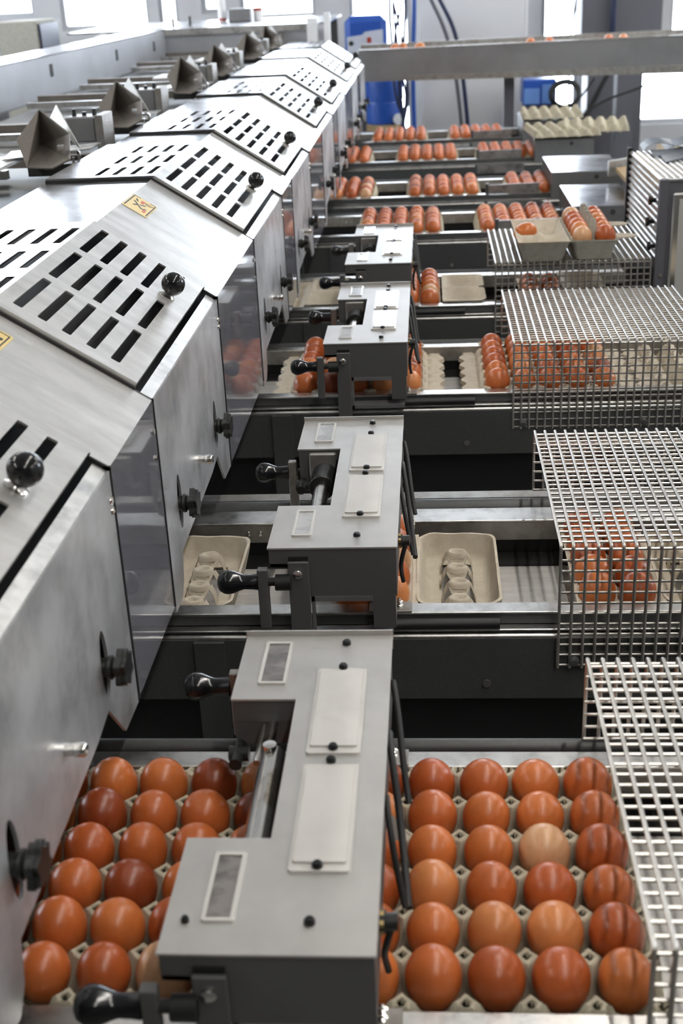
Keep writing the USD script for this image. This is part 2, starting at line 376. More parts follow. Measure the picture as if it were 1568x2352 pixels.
# -- slotted lids, one over each lane
Y_SLOTS = [(-0.316, -0.202), (-0.183, -0.066), (-0.046, 0.074)]
def slotted_lid(k, label):
    o = OFF[k]
    y0, y1 = o - 0.341, o + 0.0915
    t = thing("slotted_lid", label, "machine cover", (-0.42, o - 0.12, 0.30), "slotted lids of the packing machine")
    base = RIDGE + SN * 0.0075
    S1 = 0.1687
    g = sbox(0, y0, S1, y1)
    for s in (0.0215, 0.0500, 0.0783, 0.1075, 0.1365):
        for a, b in Y_SLOTS:
            g = g.difference(rrect(s - .0055, s + .0055, a + o, b + o, .002))
    # slope plate + turned-down rim
    pl = plate(g, base - SN * .0022, SL, (0, 1, 0), 0.0022)
    rim = sbox(0.0, y0, S1, y1).difference(sbox(0, y0 + .0025, S1 - .0025, y1 - .0025))
    rm = plate(rim, base - SN * .0125, SL, (0, 1, 0), 0.0108)
    part(t, "slope_panel", cat([pl, rm]), "steel")
    g = sbox(-0.602, y0, base[0], y1)
    for x in (-0.521, -0.492, -0.462, -0.4335):
        for a, b in Y_SLOTS:
            g = g.difference(rrect(x - .0052, x + .0052, a + o - .006, b + o - .03, .002))
    g = g.difference(sbox(-0.60, y0 - 1, -0.6, y1))
    tp = plate(g, (0, 0, base[2] - .0022), (1, 0, 0), (0, 1, 0), 0.0022)
    rim = sbox(-0.602, y0, base[0], y1).difference(sbox(-0.5995, y0 + .0025, base[0] + .01, y1 - .0025))
    part(t, "top_panel", cat([tp, plate(rim, (0, 0, base[2] - .009), (1, 0, 0), (0, 1, 0), 0.0075)]), "steel_top")
    kb = base + SL * 0.1375 + np.array([0, o - 0.037, 0])
    part(t, "knob_collar", lathe([(0, 0), (.0110, 0), (.0110, .002), (.0085, .0035), (.0070, .006), (0, .006)], kb, SN), "chrome", 30)
    pr_ = [(0.0001, 0)] + [(0.0150 * math.sin(a), 0.0150 - 0.0150 * math.cos(a)) for a in np.linspace(0.4, math.pi - 0.001, 20)]
    part(t, "ball_knob", lathe(pr_, kb + SN * .0038, SN, 32), "plastic_black", True)
    return t
lid0 = slotted_lid(0, "slotted stainless lid with black ball knob over the first packing lane, cut by picture edge")
for k in range(1, 8):
    dup(lid0, "slotted_lid", f"slotted stainless lid with black ball knob over the {ORD[k]} packing lane", (0, OFF[k], 0))

# -- plain hoods between the lids; each carries a dark polished face
def plain_hood(k, label):
    y0, y1 = OFF[k] + 0.0945, OFF[k + 1] - 0.344
    t = thing("plain_hood", label, "machine cover", (-0.42, y0, 0.05), "plain hoods of the packing machine")
    th = 0.0018
    part(t, "top_plate", bx(-0.602, RIDGE[0], y0, y1, RIDGE[2] - th, RIDGE[2]), "steel_top")
    part(t, "slope_plate", plate(sbox(-.0005, y0, S_END, y1), RIDGE - SN * th, SL, (0, 1, 0), th), "steel")
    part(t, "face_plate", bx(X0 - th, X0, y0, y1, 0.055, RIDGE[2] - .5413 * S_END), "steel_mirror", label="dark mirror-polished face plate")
    for ya in (y0 - .0022, y1):
        part(t, "gasket", cat([bx(-.602, RIDGE[0], ya, ya + .0024, RIDGE[2] - .004, RIDGE[2] + .0035), plate(sbox(0, ya, .17, ya + .0024), RIDGE - SN * .004, SL, (0, 1, 0), 0.0072), plate(sbox(0.17, ya, S_END + .002, ya + .0024), RIDGE - SN * .004, SL, (0, 1, 0), 0.0045), bx(X0 - .006, X0 + .0012, ya, ya + .0024, 0.055, 0.302)]), "rubber")
    part(t, "screw", cyl((X0, y1 - .012, .27), (X0 + .002, y1 - .012, .27), .0035, 10), "chrome")
    part(t, "screw", cyl((X0, y1 - .012, .24), (X0 + .002, y1 - .012, .24), .0035, 10), "chrome")
    return t, y0, y1
hoodA, _, _ = plain_hood(0, "short plain stainless hood with lettered yellow sticker, between first and second slotted lids")
hoodB, _, _ = plain_hood(1, "long plain stainless hood with yellow warning sticker, between second and third slotted lids")
for k in range(2, 7):
    src, j = (hoodA, 0) if k % 2 == 0 else (hoodB, 1)
    dup(src, "plain_hood", f"{'short' if k % 2 == 0 else 'long'} plain stainless hood between the {ORD[k]} and {ORD[k + 1]} slotted lids", (0, OFF[k] - OFF[j], 0))
# stickers lie on the hoods
def sticker(name, label, s0, s1, y0, y1, marks):
    o = RIDGE + SN * 0.0003
    t = thing(name, label, "sticker", tuple(o + SL * s0 + np.array([0, y0, 0])))
    part(t, "label_sheet", plate(rrect(s0, s1, y0, y1, .002), o, SL, (0, 1, 0), 0.0004), "sticker")
    for mat, poly in marks:
        part(t, "printed_mark", plate(poly, o + SN * .0004, SL, (0, 1, 0), 0.0002), mat)
    return t
sy0, sy1, ss0, ss1 = 0.889, 0.973, 0.001, 0.042
w, h = ss1 - ss0, sy1 - sy0
def U(a, b, c, d): return sbox(ss0 + a * w, sy0 + c * h, ss0 + b * w, sy0 + d * h)
fig = [LineString([(ss0 + x * w, sy0 + y * h) for x, y in l]).buffer(.0016) for l in ([(.22, .62), (.42, .48), (.62, .34)], [(.42, .48), (.30, .36)], [(.62, .34), (.75, .42)], [(.30, .70), (.22, .80)], [(.50, .55), (.64, .62)])]
sticker("warning_sticker", "yellow warning sticker with black figure and red print on the long plain hood", ss0, ss1, sy0, sy1,
        [("ink", U(.04, .09, .08, .92)), ("ink", U(.91, .96, .08, .92)), ("ink", U(.04, .3, .94, .97)), ("ink", U(.7, .96, .94, .97)), ("ink", shapely.union_all(fig)), ("ink_red", U(.42, .56, .68, .84)), ("ink_red", U(.70, .82, .20, .36)), ("ink", U(.55, .92, .80, .83)), ("ink", U(.60, .84, .72, .75))])
big = shapely.union_all([sbox(.0225, .188, .0245, .231), sbox(.0165, .225, .0305, .231), sbox(.0155, .188, .0315, .192)])
sticker("warning_sticker", "yellow sticker with large black lettering on the short plain hood, cut by the picture's edge", 0.0, 0.043, 0.165, 0.247,
        [("ink", shapely.affinity.translate(sbox(.003, .168, .040, .244).difference(sbox(.0045, .1695, .0385, .2425)), 0, 0)), ("ink", affinity.translate(big, .006, .0))])

# -- side panels with star knobs under each lid
def star(c, axis, r=0.0185, h=0.009):
    pts = []
    for i in range(72):
        a = i / 72 * 2 * math.pi
        rr = r * (0.88 + 0.12 * math.cos(6 * a))
        pts.append((rr * math.cos(a), rr * math.sin(a)))
    g = Polygon(pts)
    body = extrude(g, h * .6); top = extrude(g.buffer(-.002), h); m = cat([body, top])
    m.apply_transform(trimesh.geometry.align_vectors([0, 0, 1], axis)); m.apply_translation(c); return m
def side_panel(k, label):
    o = OFF[k]
    t = thing("side_guard", label, "machine guard", (X0, o - .1, 0.05), "side guards of the packing machine")
    g = Polygon([(o - .338, .044), (o - .300, .044), (o - .284, .058), (o - .276, .092), (o - .05, .100), (o - .007, .106), (o + .037, .0547), (o + .0905, .0527), (o + .0905, .2985), (o - .338, .2985)])
    for yk in (-0.004, -0.266):
        g = g.difference(affinity.scale(Point(o + yk + .004, .149).buffer(1, quad_segs=8), .0115, .034))
    part(t, "panel_sheet", plate(g, (X0, 0, 0), (0, 1, 0), (0, 0, 1), -0.003), "steel_face")
    part(t, "top_flange", plate(sbox(.176, o - .338, S_END - .0005, o + .0905), RIDGE - SN * .006, SL, (0, 1, 0), .003), "alu")
    for yk in (-0.004, -0.266):
        q = part(t, "star_knob", star((X0 + .0135, o + yk, .149), [1, 0, 0]), "plastic_knob", 35, label="black star-shaped hand knob")
        part(q, "spindle", lathe([(0, -.03), (.0085, -.03), (.0085, .003), (.0110, .005), (.0110, .008), (.0085, .010), (.0085, .015), (0, .015)], (X0, o + yk, .149), (1, 0, 0), 18), "plastic_knob", 35)
    part(t, "stop_pin", lathe([(0, 0), (.0055, 0), (.005, .007), (.006, .008), (.006, .015), (.0045, .0175), (0, .018)], (X0, o - .131, .150), (1, 0, 0), 16), "chrome", 35)
    part(t, "inner_liner", bx(X0 - .014, X0 - .011, o - .336, o + .088, .108, .290), "paint_black")
    for z in (.272, .262):
        part(t, "screw", lathe([(0, 0), (.004, 0), (.0035, .002), (0, .003)], (X0, o + .084, z), (1, 0, 0), 12), "chrome", 40)
    return t
sp0 = side_panel(0, "brushed steel side guard with two star knobs below the first slotted lid")
for k in range(1, 8):
    dup(sp0, "side_guard", f"brushed steel side guard with two star knobs below the {ORD[k]} slotted lid", (0, OFF[k], 0))

# -- folded transfer cups and their clutter on the far side of the machine
def poly3(pts, th=0.0025):
    p = np.array(pts, float)
    n = np.cross(p[1] - p[0], p[2] - p[0]); n /= np.linalg.norm(n)
    k = len(p)
    v = np.vstack([p + n * th / 2, p - n * th / 2])
    f = [[0, i, i + 1] for i in range(1, k - 1)] + [[k, k + i + 1, k + i] for i in range(1, k - 1)]
    for i in range(k):
        j = (i + 1) % k
        f += [[i, i + k, j + k], [i, j + k, j]]
    return trimesh.Trimesh(v, np.array(f), process=False)
def cup(k, label):
    o = OFF[k]
    g = lambda x, y, z: np.array([x, o + y, z])
    t = thing("transfer_cup", label, "machine part", (-0.67, o - .05, 0.38), "folded transfer cups behind the machine")
    ap, le, va, ri, bl, br, bb = g(-.700, -.004, .489), g(-.736, -.053, .441), g(-.718, .037, .420), g(-.634, -.053, .449), g(-.710, -.093, .396), g(-.627, -.093, .408), g(-.660, -.103, .394)
    part(t, "left_wall", poly3([ap, le, bl, va]), "cup_grey")
    part(t, "right_wall", poly3([ap, va, ri]), "cup_grey")
    part(t, "front_wall", cat([poly3([va, bl, bb]), poly3([va, bb, br, ri])]), "cup_grey")
    part(t, "back_fin", poly3([g(-.681, .047, .492), g(-.700, .047, .462), g(-.622, -.030, .418)]), "steel")
    part(t, "clip", cat([cyl(g(-.652, -.078, .428), g(-.640, -.078, .428), .005, 10), bx(-.645, -.614, o - .080, o - .074, .416, .422), bx(-.617, -.612, o - .080, o - .074, .398, .420), bx(-.628, -.624, o - .080, o - .074, .396, .410)]), "chrome")
    part(t, "bracket", bx(-.72, -.63, o - .06, o - .02, .375, .396), "paint_dark")
    q = part(t, "sensor_block", bx(-.740, -.675, o + .29, o + .36, .392, .444, .003), "beam_grey")
    part(q, "connector", cat([cyl(g(-.725 + .022 * i, .32, .444), g(-.725 + .022 * i, .32, .458 - .006 * (i % 2)), .005, 10) for i in range(3)]), "plastic_knob")
    part(q, "side_plate", bx(-.672, -.655, o + .28, o + .37, .375, .447), "alu_dull")
    part(t, "guide_plate", plate(Polygon([(-.78, o - .02), (-.64, o + .10), (-.64, o + .19), (-.80, o + .10)]), (0, 0, .400), (1, 0, 0), (0, 1, 0), .003), "alu")
    part(t, "guide_plate", bx(-.90, -.76, o - .12, o + .06, .392, .398), "white_paint")
    return t
cup0 = cup(1, "folded grey sheet-metal transfer cup behind the second slotted lid, partly cut by the picture's edge")
for k in range(2, 8):
    dup(cup0, "transfer_cup", f"folded grey sheet-metal transfer cup behind the {ORD[k]} slotted lid", (0, OFF[k] - OFF[1], 0))
t = thing("transfer_tray", "dark steel trough under the folded transfer cups", "machine part", (-0.9, 3.0, -T))
part(t, "trough_floor", bx(-1.21, -.603, 0.3, 5.28, .33, .345), "paint_dark")
part(t, "rim_bar", bx(-.625, -.605, 0.3, 5.1, .345, .385), "paint_dark")
for k in range(1, 8):
    part(t, "cross_bar", bx(-1.2, -.62, OFF[k] + .17, OFF[k] + .20, .36, .382), "cup_grey")
    part(t, "cross_bar", bx(-1.2, -.80, OFF[k] + .05, OFF[k] + .07, .355, .372), "alu")
for y in (0.5, 2.5, 4.8):
    part(t, "stand", bx(-1.0, -.94, y, y + .06, -T, .33), "paint_dark")

# -- channel beams of the overhead egg conveyors
def along(x0, y0, x1, y1, w, z0, z1):
    d = np.array([x1 - x0, y1 - y0]); d /= np.linalg.norm(d); n = np.array([d[1], -d[0]])
    g = Polygon([(x0, y0), (x1, y1), (x1 - n[0] * w, y1 - n[1] * w), (x0 - n[0] * w, y0 - n[1] * w)])
    return plate(g, (0, 0, z0), (1, 0, 0), (0, 1, 0), z1 - z0)
t = thing("channel_beam", "long grey channel beam with black slots on the left behind the transfer cups", "beam", (-1.3, 2.5, -T))
bx0, by0, bx1, by1 = -1.362, 1.0, -1.222, 5.30
part(t, "web", along(bx0, by0, bx1, by1, .006, .345, .474), "beam_pale")
part(t, "top_flange", along(bx0, by0, bx1, by1, .16, .474, .480), "steel_top")
part(t, "bottom_flange", along(bx0, by0, bx1, by1, .05, .340, .345), "beam_grey")
for y, z in ((2.898, .432), (3.541, .428), (4.408, .423), (5.063, .419)):
    x = bx0 + (bx1 - bx0) * (y - by0) / (by1 - by0)
    part(t, "slot", bx(x - .004, x + .0015, y - .017, y + .017, z - .021, z + .021), "rubber")
for y in (1.2, 4.7):
    part(t, "stand", bx(-1.45, -1.39, y, y + .06, -T, .34), "paint_dark")
t = thing("cross_bench", "grey steel bench beam crossing behind the last transfer cups", "beam", (-0.9, 5.6, -T))
part(t, "web", bx(-1.222, -.46, 5.30, 5.306, .33, .452), "beam_pale")
part(t, "top_plate", bx(-1.7, -.44, 5.31, 6.3, .474, .482), "steel_top")
part(t, "lip", bx(-1.222, -.53, 5.285, 5.30, .452, .482), "alu")
part(t, "end_post", bx(-.533, -.485, 5.22, 5.27, .33, .505), "white_paint")
part(t, "end_post", bx(-.452, -.425, 5.22, 5.27, .33, .525), "white_paint")
part(t, "peg", cyl((-1.235, 5.6, .482), (-1.235, 5.6, .52), .008, 10), "paint_dark")
part(t, "peg", cyl((-1.16, 5.65, .482), (-1.16, 5.65, .525), .008, 10), "paint_dark")
for x in (-1.6, -.5):
    part(t, "leg", bx(x, x + .05, 6.1, 6.15, -T, .474), "paint_dark"); 
t = thing("cross_conveyor", "long grey channel conveyor crossing the room behind the packing lanes", "conveyor", (0.6, 5.35, -T))
part(t, "front_web", plate(Polygon([(-.30, .207), (-.30, .3475), (2.6, .362), (2.6, .200)]), (0, 5.306, 0), (1, 0, 0), (0, 0, 1), .006), "beam_grey")
part(t, "lower_lip", plate(Polygon([(-.06, .207), (-.06, .230), (2.6, .225), (2.6, .175)]), (0, 5.296, 0), (1, 0, 0), (0, 0, 1), .02), "alu_dull")
part(t, "top_edge", plate(Polygon([(-.30, .3475), (-.30, .352), (2.6, .3665), (2.6, .362)]), (0, 5.308, 0), (1, 0, 0), (0, 0, 1), .012), "alu")
part(t, "back_web", plate(Polygon([(-.30, .25), (-.30, .362), (2.6, .377), (2.6, .25)]), (0, 5.56, 0), (1, 0, 0), (0, 0, 1), .012), "alu_dull")
part(t, "belt", bx(-.30, 2.6, 5.306, 5.55, .318, .324), "belt")
part(t, "leg", bx(2.2, 2.26, 5.4, 5.46, -T, .318), "post_slate"); part(t, "leg", bx(.395, .445, 5.40, 5.45, -T, .318), "post_slate")
conv_belt_z = .324

# ================================================================== packing lanes
# guide rails: front inner, front outer, back inner, back outer edges (relative to each lane)
GUIDE = {0: (-.2465, -.266, .0575, .082), 1: (-.237, -.261, .003, .046), 2: (-.244, -.268, .032, .055), 3: (-.244, -.268, .020, .050)}
def lane(k, label):
    o = OFF[k]
    fi, fo, bi, bo = GUIDE.get(k, (-.246, -.268, .036, .058))
    xl, xr = -.60, (.80 if k < 3 else .50 if k == 3 else .70)
    xr2 = 0.22 if k >= 5 else xr
    t = thing("packing_lane", label, "conveyor", (0.0, o - .1, -T), "packing lanes of the egg line")
    part(t, "front_rail", bx(xl, xr2, o + fo, o + fi, -.0035, 0, .0008), "alu")
    part(t, "back_rail", bx(xl, xr, o + bi, o + bo, -.0035, 0, .0008), "alu")
    part(t, "front_channel", bx(xl, xr, o + fo + .002, o + fi - .003, -.0165, -.0035), "paint_dark")
    part(t, "front_shelf", bx(xl, xr, o + fo - .011, o + fo + .02, -.0205, -.0175, .0008), "alu")
    part(t, "front_bead", cyl((xl, o + fo - .009, -.0275), (xr, o + fo - .009, -.0275), .0045, 10), "alu", 40)
    part(t, "front_apron", bx(xl, xr, o + fo - .013, o + fo - .009, -.112, -.029), "paint_dark")
    part(t, "front_recess", bx(xl, xr, o + fo + .03, o + fo + .034, -.32, -.118), "paint_black")
    part(t, "front_wall", bx(xl, xr, o + fi - .003, o + fi, -.050, -.0035), "alu_dull")
    part(t, "back_wall", bx(xl, xr, o + bi, o + bi + .004, -.030, -.0035), "alu_dull")
    part(t, "back_slot", bx(xl, xr, o + bi + .006, o + bi + .010, -.055, -.030), "paint_black")
    part(t, "belt", bx(xl, xr, o + fi, o + bi, -.058, -.054), "belt")
    part(t, "belt_edge", bx(xl, xr, o + bi - .035, o + bi + .002, -.054, -.050), "chain")
    for i in range(5):
        x = -.2 + .2 * i
        part(t, "cross_bar", bx(x, x + .008, o + fi, o + bi, -.054, -.0525), "alu")
    if k % 2 == 0:
        part(t, "back_rod", cyl((xl, o + bo + .014, -.004), (xr, o + bo + .014, -.004), .008, 12), "paint_dark", 40)
    else:
        part(t, "back_ledge", bx(xl, xr, o + .125, o + .150, -.022, -.018), "alu_dull")
        part(t, "back_rod", cyl((xl, o + bo + .022, -.010), (xr, o + bo + .022, -.010), .014, 12), "paint_dark", 40)
    part(t, "back_plate", bx(xl, xr, o + bo + .004, o + bo + .008, -.20, -.012), "paint_dark")
    part(t, "underframe", bx(xl, xr, o + fo + .034, o + bo, -.36, -.32), "paint_black")
    for x in (-.45, .5):
        part(t, "leg", bx(x, x + .05, o - .12, o - .07, -T, -.36), "paint_dark")
    # gussets next to the machine and small bolts on the apron
    part(t, "gusset", bx(-.262, -.225, o + fo - .019, o + fo - .013, -.20, -.030), "paint_dark")
    part(t, "bolt", cyl((-.20, o + fo - .016, -.075), (-.20, o + fo - .013, -.075), .005, 10), "alu_dull"); part(t, "bolt", cyl((.09, o + fo - .016, -.09), (.09, o + fo - .013, -.09), .005, 10), "alu_dull")
    for x in (-.232, -.215):
        part(t, "bolt", lathe([(0, 0), (.004, 0), (.003, .003), (0, .0035)], (x, o + bi, -.016), (0, -1, 0), 10), "chrome", 40)
    if 1 <= k <= 3:
        part(t, "cylinder", cyl((-.05, o + fo - .006, -.0125), (.105, o + fo - .006, -.0125), .0075, 14), "paint_black", 40)
    if k >= 4:   # raised guide flaps at the delivery end
        part(t, "delivery_guide", plate(Polygon([(.222, -.002), (.222, .028), (.392, .031), (.392, -.002)]), (0, o + fo + .016, 0), (1, 0, 0), (0, 0, 1), .003), "alu")
        part(t, "delivery_guide", plate(Polygon([(.215, -.052), (.215, -.022), (.40, -.018), (.40, -.050)]), (0, o + fo - .036, 0), (1, 0, 0), (0, 0, 1), .003), "alu")
        part(t, "delivery_hinge", cyl((.220, o + fo + .008, -.01), (.220, o + fo + .008, .034), .006, 10), "paint_dark"); part(t, "delivery_hinge", cyl((.213, o + fo - .042, -.05), (.213, o + fo - .042, -.014), .006, 10), "paint_dark")
    return t
what = ["holding two full trays of brown eggs, closest to the camera", "holding open flat-lidded cartons", "holding two part-filled trays with scalloped edges", "holding open cartons with a single visible column of eggs",
        "beside the loose cartons on the wire guard", "level with the two bare metal covers' nearer one", "with egg tray lying upside on its cover", "under the cross conveyor"]
for k in range(8):
    lane(k, f"dark steel packing lane with aluminium guide rails, {ORD[k]} from the front, " + ["two full egg trays", "flat carton lids", "scalloped trays", "open cartons", "egg trays", "egg trays", "egg trays", "egg trays"][k])

# ================================================================== grey sensor boxes over the first four lanes
REAR_HANDLE = [0.096, 0.028, 0.032, 0.036]
def grey_box(k, label):
    o = OFF[k]
    zt, zl = .1086, .1066
    t = thing("sensor_box", label, "box", (-.085, o - .09, 0.02), "grey sensor boxes over the lanes")
    out = Polygon([(-.1555, .1215), (-.0125, .1215), (-.0125, -.306), (-.1605, -.306), (-.1605, -.186), (-.0965, -.186), (-.0965, .0065), (-.1555, .0065)])
    outl = affinity.translate(out, 0, o)
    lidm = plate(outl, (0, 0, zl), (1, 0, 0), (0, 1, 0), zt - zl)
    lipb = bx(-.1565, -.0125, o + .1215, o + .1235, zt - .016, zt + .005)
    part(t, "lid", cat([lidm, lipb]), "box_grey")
    inner = outl.buffer(-.0015, join_style=2)
    wallm = plate(inner.difference(inner.buffer(-.002, join_style=2)), (0, 0, .084), (1, 0, 0), (0, 1, 0), zl - .084)
    lowp = affinity.translate(Polygon([(-.094, .118), (-.014, .118), (-.014, -.3045), (-.117, -.3045), (-.117, -.19), (-.094, -.19)]), 0, o)
    lowm = plate(lowp, (0, 0, .046), (1, 0, 0), (0, 1, 0), .084 - .046)
    armm = plate(affinity.translate(sbox(-.154, .009, -.094, .118), 0, o), (0, 0, .060), (1, 0, 0), (0, 1, 0), .03)
    arm2 = plate(affinity.translate(sbox(-.1585, -.3045, -.117, -.19), 0, o), (0, 0, .084), (1, 0, 0), (0, 1, 0), .004)
    foot = bx(-.042, -.016, o - .3045, o - .27, .004, .046)
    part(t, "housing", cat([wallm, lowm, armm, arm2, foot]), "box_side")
    # clear cover plates with notched ends
    for (y0, y1) in ((-.0788, .0555), (-.2250, -.0945)):
        g = rrect(-.0800, -.0346, o + y0, o + y1, .003)
        base_ = plate(g, (0, 0, zt), (1, 0, 0), (0, 1, 0), .0022)
        mid = plate(rrect(-.0770, -.0376, o + y0 + .008, o + y1 - .006, .002), (0, 0, zt), (1, 0, 0), (0, 1, 0), .0042)
        part(t, "cover_plate", cat([base_, mid]), "plate_clear", label="clear plastic cover plate")
    for (x0, x1, y0, y1) in ((-.1312, -.1112, .0340, .1032), (-.1322, -.1150, -.2730, -.2072)):
        fr = rrect(x0 - .003, x1 + .003, o + y0 - .003, o + y1 + .003, .002).difference(sbox(x0, o + y0, x1, o + y1))
        q = part(t, "sight_window", plate(sbox(x0, o + y0, x1, o + y1), (0, 0, zt), (1, 0, 0), (0, 1, 0), .0006), "window_dark" if k == 0 else "window_pale", label="small sight window")
        part(q, "window_frame", plate(fr, (0, 0, zt), (1, 0, 0), (0, 1, 0), .002), "plate_clear")
    for (x, y) in ((-.0565, .1046), (-.0568, .0570), (-.0574, -.0719), (-.0579, -.0904), (-.0586, -.2198), (-.0595, -.2754)) + (((-.1459, -.2751),) if k == 0 else ()):
        r = .0042 if y > -.27 or x > -.1 else .003
        z = zt + (.002 if -.226 < y < .06 else 0)
        part(t, "cap_screw", lathe([(0, 0), (r, 0), (r, .0026), (r * .72, .0042), (0, .0046)], (x, o + y, z), (0, 0, 1), 16), "plastic_black", 40)
    # lifting shaft in the notch
    if k == 0:
        sh = [lathe([(0, 0), (.0115, 0), (.0115, .150), (.0095, .152), (0, .152)], (-.1130, o - .190, .080), (0, 1, 0), 24), cyl((-.1195, o - .04, .080), (-.1195, o + .03, .080), .0052, 14), cyl((-.1270, o - .05, .080), (-.1270, o + .03, .080), .003, 10)]
        part(t, "shaft", cat(sh), "shaft", 35)
        part(t, "clamp_screw", lathe([(0, 0), (.006, 0), (.006, .004), (0, .005)], (-.1150, o - .045, .092), (0, 0, 1), 14), "chrome", 40)
    else:
        part(t, "shaft", cat([cyl((-.1185, o - .190, .078), (-.1185, o + .01, .078), .0105, 22)]), "shaft", 35)
        part(t, "coupling", lathe([(0, 0), (.0165, 0), (.0175, .003), (.0165, .006), (.0150, .008), (.0150, .030), (.0165, .033), (.0165, .050), (0, .050)], (-.1185, o - .060, .078), (0, 1, 0), 24), "plastic_knob", 35)
        part(t, "bearing_block", bx(-.140, -.103, o + .0, o + .0085, .062, .104, .002), "alu_dull")
    part(t, "linkage", cat([cyl((-.1500, o - .028, .062), (-.1500, o + .004, .062), .006, 12), cyl((-.158, o - .010, .062), (-.140, o - .010, .062), .007, 12)]), "plastic_knob", 35)
    # cranked handles
    def handle(y, z, xl, tip):
        L = -.1725 + .2187
        pr_ = [(0, 0), (.006, .0006), (.0105, .003), (.0135, .008), (.0142, .013), (.0130, .019), (.0100, .026), (.0085, .031), (.0088, .040), (.0095, L), (0, L)]
        q = part(t, "lever", bx(-.1722, -.1600, y - .005, y + .005, .012, z + .017, .001), "box_side" if tip else "alu_dull", label="flat steel lever")
        part(q, "grip", lathe(pr_, (-.2187, y, z), (1, 0, 0), 24), "plastic_black", 50)
        part(q, "pivot", cat([cyl((-.160, y, z), (-.152, y, z), .005, 12), cyl((-.152, y, z - .001), (-.134, y, z - .001), .0095, 16)]), "plastic_knob", 35)
    handle(o - .3135, .0700, 0, True)
    handle(o + REAR_HANDLE[k], .0665, 0, False)
    q = part(t, "post", bx(-.1375, -.1135, o - .3105, o - .3065, -.03, .0925, .001), "box_side", label="upright mounting post")
    part(q, "post_bolt", lathe([(0, 0), (.0055, 0), (.0055, .0025), (.004, .004), (0, .0045)], (-.1265, o - .3105, .078), (0, -1, 0), 12), "chrome", 40)
    part(q, "post_cap", bx(-.1365, -.1145, o - .3065, o - .302, .093, .097), "paint_black")
    part(t, "under_bracket", cat([bx(-.113, -.042, o - .306, o - .303, .040, .046), bx(-.113, -.109, o - .306, o - .300, -.012, .046), bx(-.113, -.02, o - .306, o - .28, -.012, -.006)]), "beam_grey")
    # mounting plates with screws on both rails
    fi, fo, bi, bo = GUIDE[k]
    for y0, y1 in ((fo, fi), (bi, bo)):
        q = part(t, "mounting_plate", bx(-.050, .0015, o + y0 - .001, o + y1, .0002, .0028, .0006), "alu_dull")
        for yy in (.35, .75):
            part(q, "plate_screw", lathe([(0, 0), (.0045, 0), (.0045, .003), (.002, .004), (.002, .007), (0, .0075)], (-.014, o + y0 + (y1 - y0) * yy, .0028), (0, 0, 1), 12), "chrome", 40)
    # cables at the right-hand side
    q = part(t, "cable_connector", lathe([(0, 0), (.0085, 0), (.0085, .004), (.0065, .005), (.0065, .013), (0, .014)], (-.0128, o - .2550, .092), (1, 0, 0), 16), "plastic_knob", 35)
    part(q, "brass_nut", lathe([(0, 0), (.0095, 0), (.0095, .003), (0, .003)], (-.0125, o - .2550, .092), (1, 0, 0), 6), "brass")
    for pts, r in (([(-.0115, -.04, .104), (-.0085, -.070, .098), (-.0035, -.095, .071), (.0012, -.130, .046), (.0052, -.172, .030)], .0032), ([(-.0115, -.13, .106), (-.0085, -.150, .092), (-.003, -.166, .062), (.003, -.178, .036)], .0027),
                   ([(-.011, .05, .100), (-.006, .02, .085), (-.001, -.015, .055), (.004, -.04, .030)], .003), ([(-.004, -.2550, .088), (-.009, -.256, .070), (-.0105, -.246, .050), (-.0085, -.238, .030)], .0027)):
        part(t, "cable", tube([(x, o + y, z) for x, y, z in pts], r, 8, 18), "rubber", 50)
    part(t, "cable_tag", plate(Polygon([(-.0125, .016), (-.0085, .020), (.0050, .003), (.0035, 0), (-.0090, -.001)]), (0, o - .104, .042), (1, 0, 0), (0, .6, .8), .0006), "tag_white", label="small white cable tag")
    return t
for k in range(4):
    grey_box(k, ["grey sensor box with dark sight windows over the first lane's two full trays", "grey sensor box with black shaft coupling, over the lane with flat carton lids", "grey sensor box with glossy cover plates, over the lane with scalloped trays", "pale shining sensor box, smallest of the four, over the lane with open cartons"][k])

# ================================================================== egg trays and cartons
cellk = np.array([0, .045, .09, .13, .17, .215, .28, .38, .5])
cellv = np.r_[cellk, 1 - cellk[::-1][1:]]
def tray_grid(n, a, b):
    g = np.concatenate([cellv[:-1] + i for i in range(n)] + [[n]])
    return np.r_[a, g, n + b] if np.isscalar(a) else np.r_[a, g, n + np.array(b)]
def tray_height(gx, gy, nx, ny):
    fx, fy = np.meshgrid(gx, gy, indexing="ij")
    cx, cy = np.abs(fx - np.round(fx)), np.abs(fy - np.round(fy))
    cx = np.where(fx < 0, -fx, np.where(fx > nx, fx - nx, cx)); cy = np.where(fy < 0, -fy, np.where(fy > ny, fy - ny, cy))
    tt = cx + cy
    z = np.interp(tt, [0, .06, .09, .21, .235, .50, .75, 1.0], [-.003, -.002, .0022, .0022, -.002, -.021, -.036, -.043])
    rim = (fx < 0) | (fx > nx) | (fy < 0) | (fy > ny)
    d = np.maximum(np.maximum(-fx, fx - nx), np.maximum(-fy, fy - ny))
    z = np.where(rim & (d > .16), np.minimum(z, -.030), z)
    return z
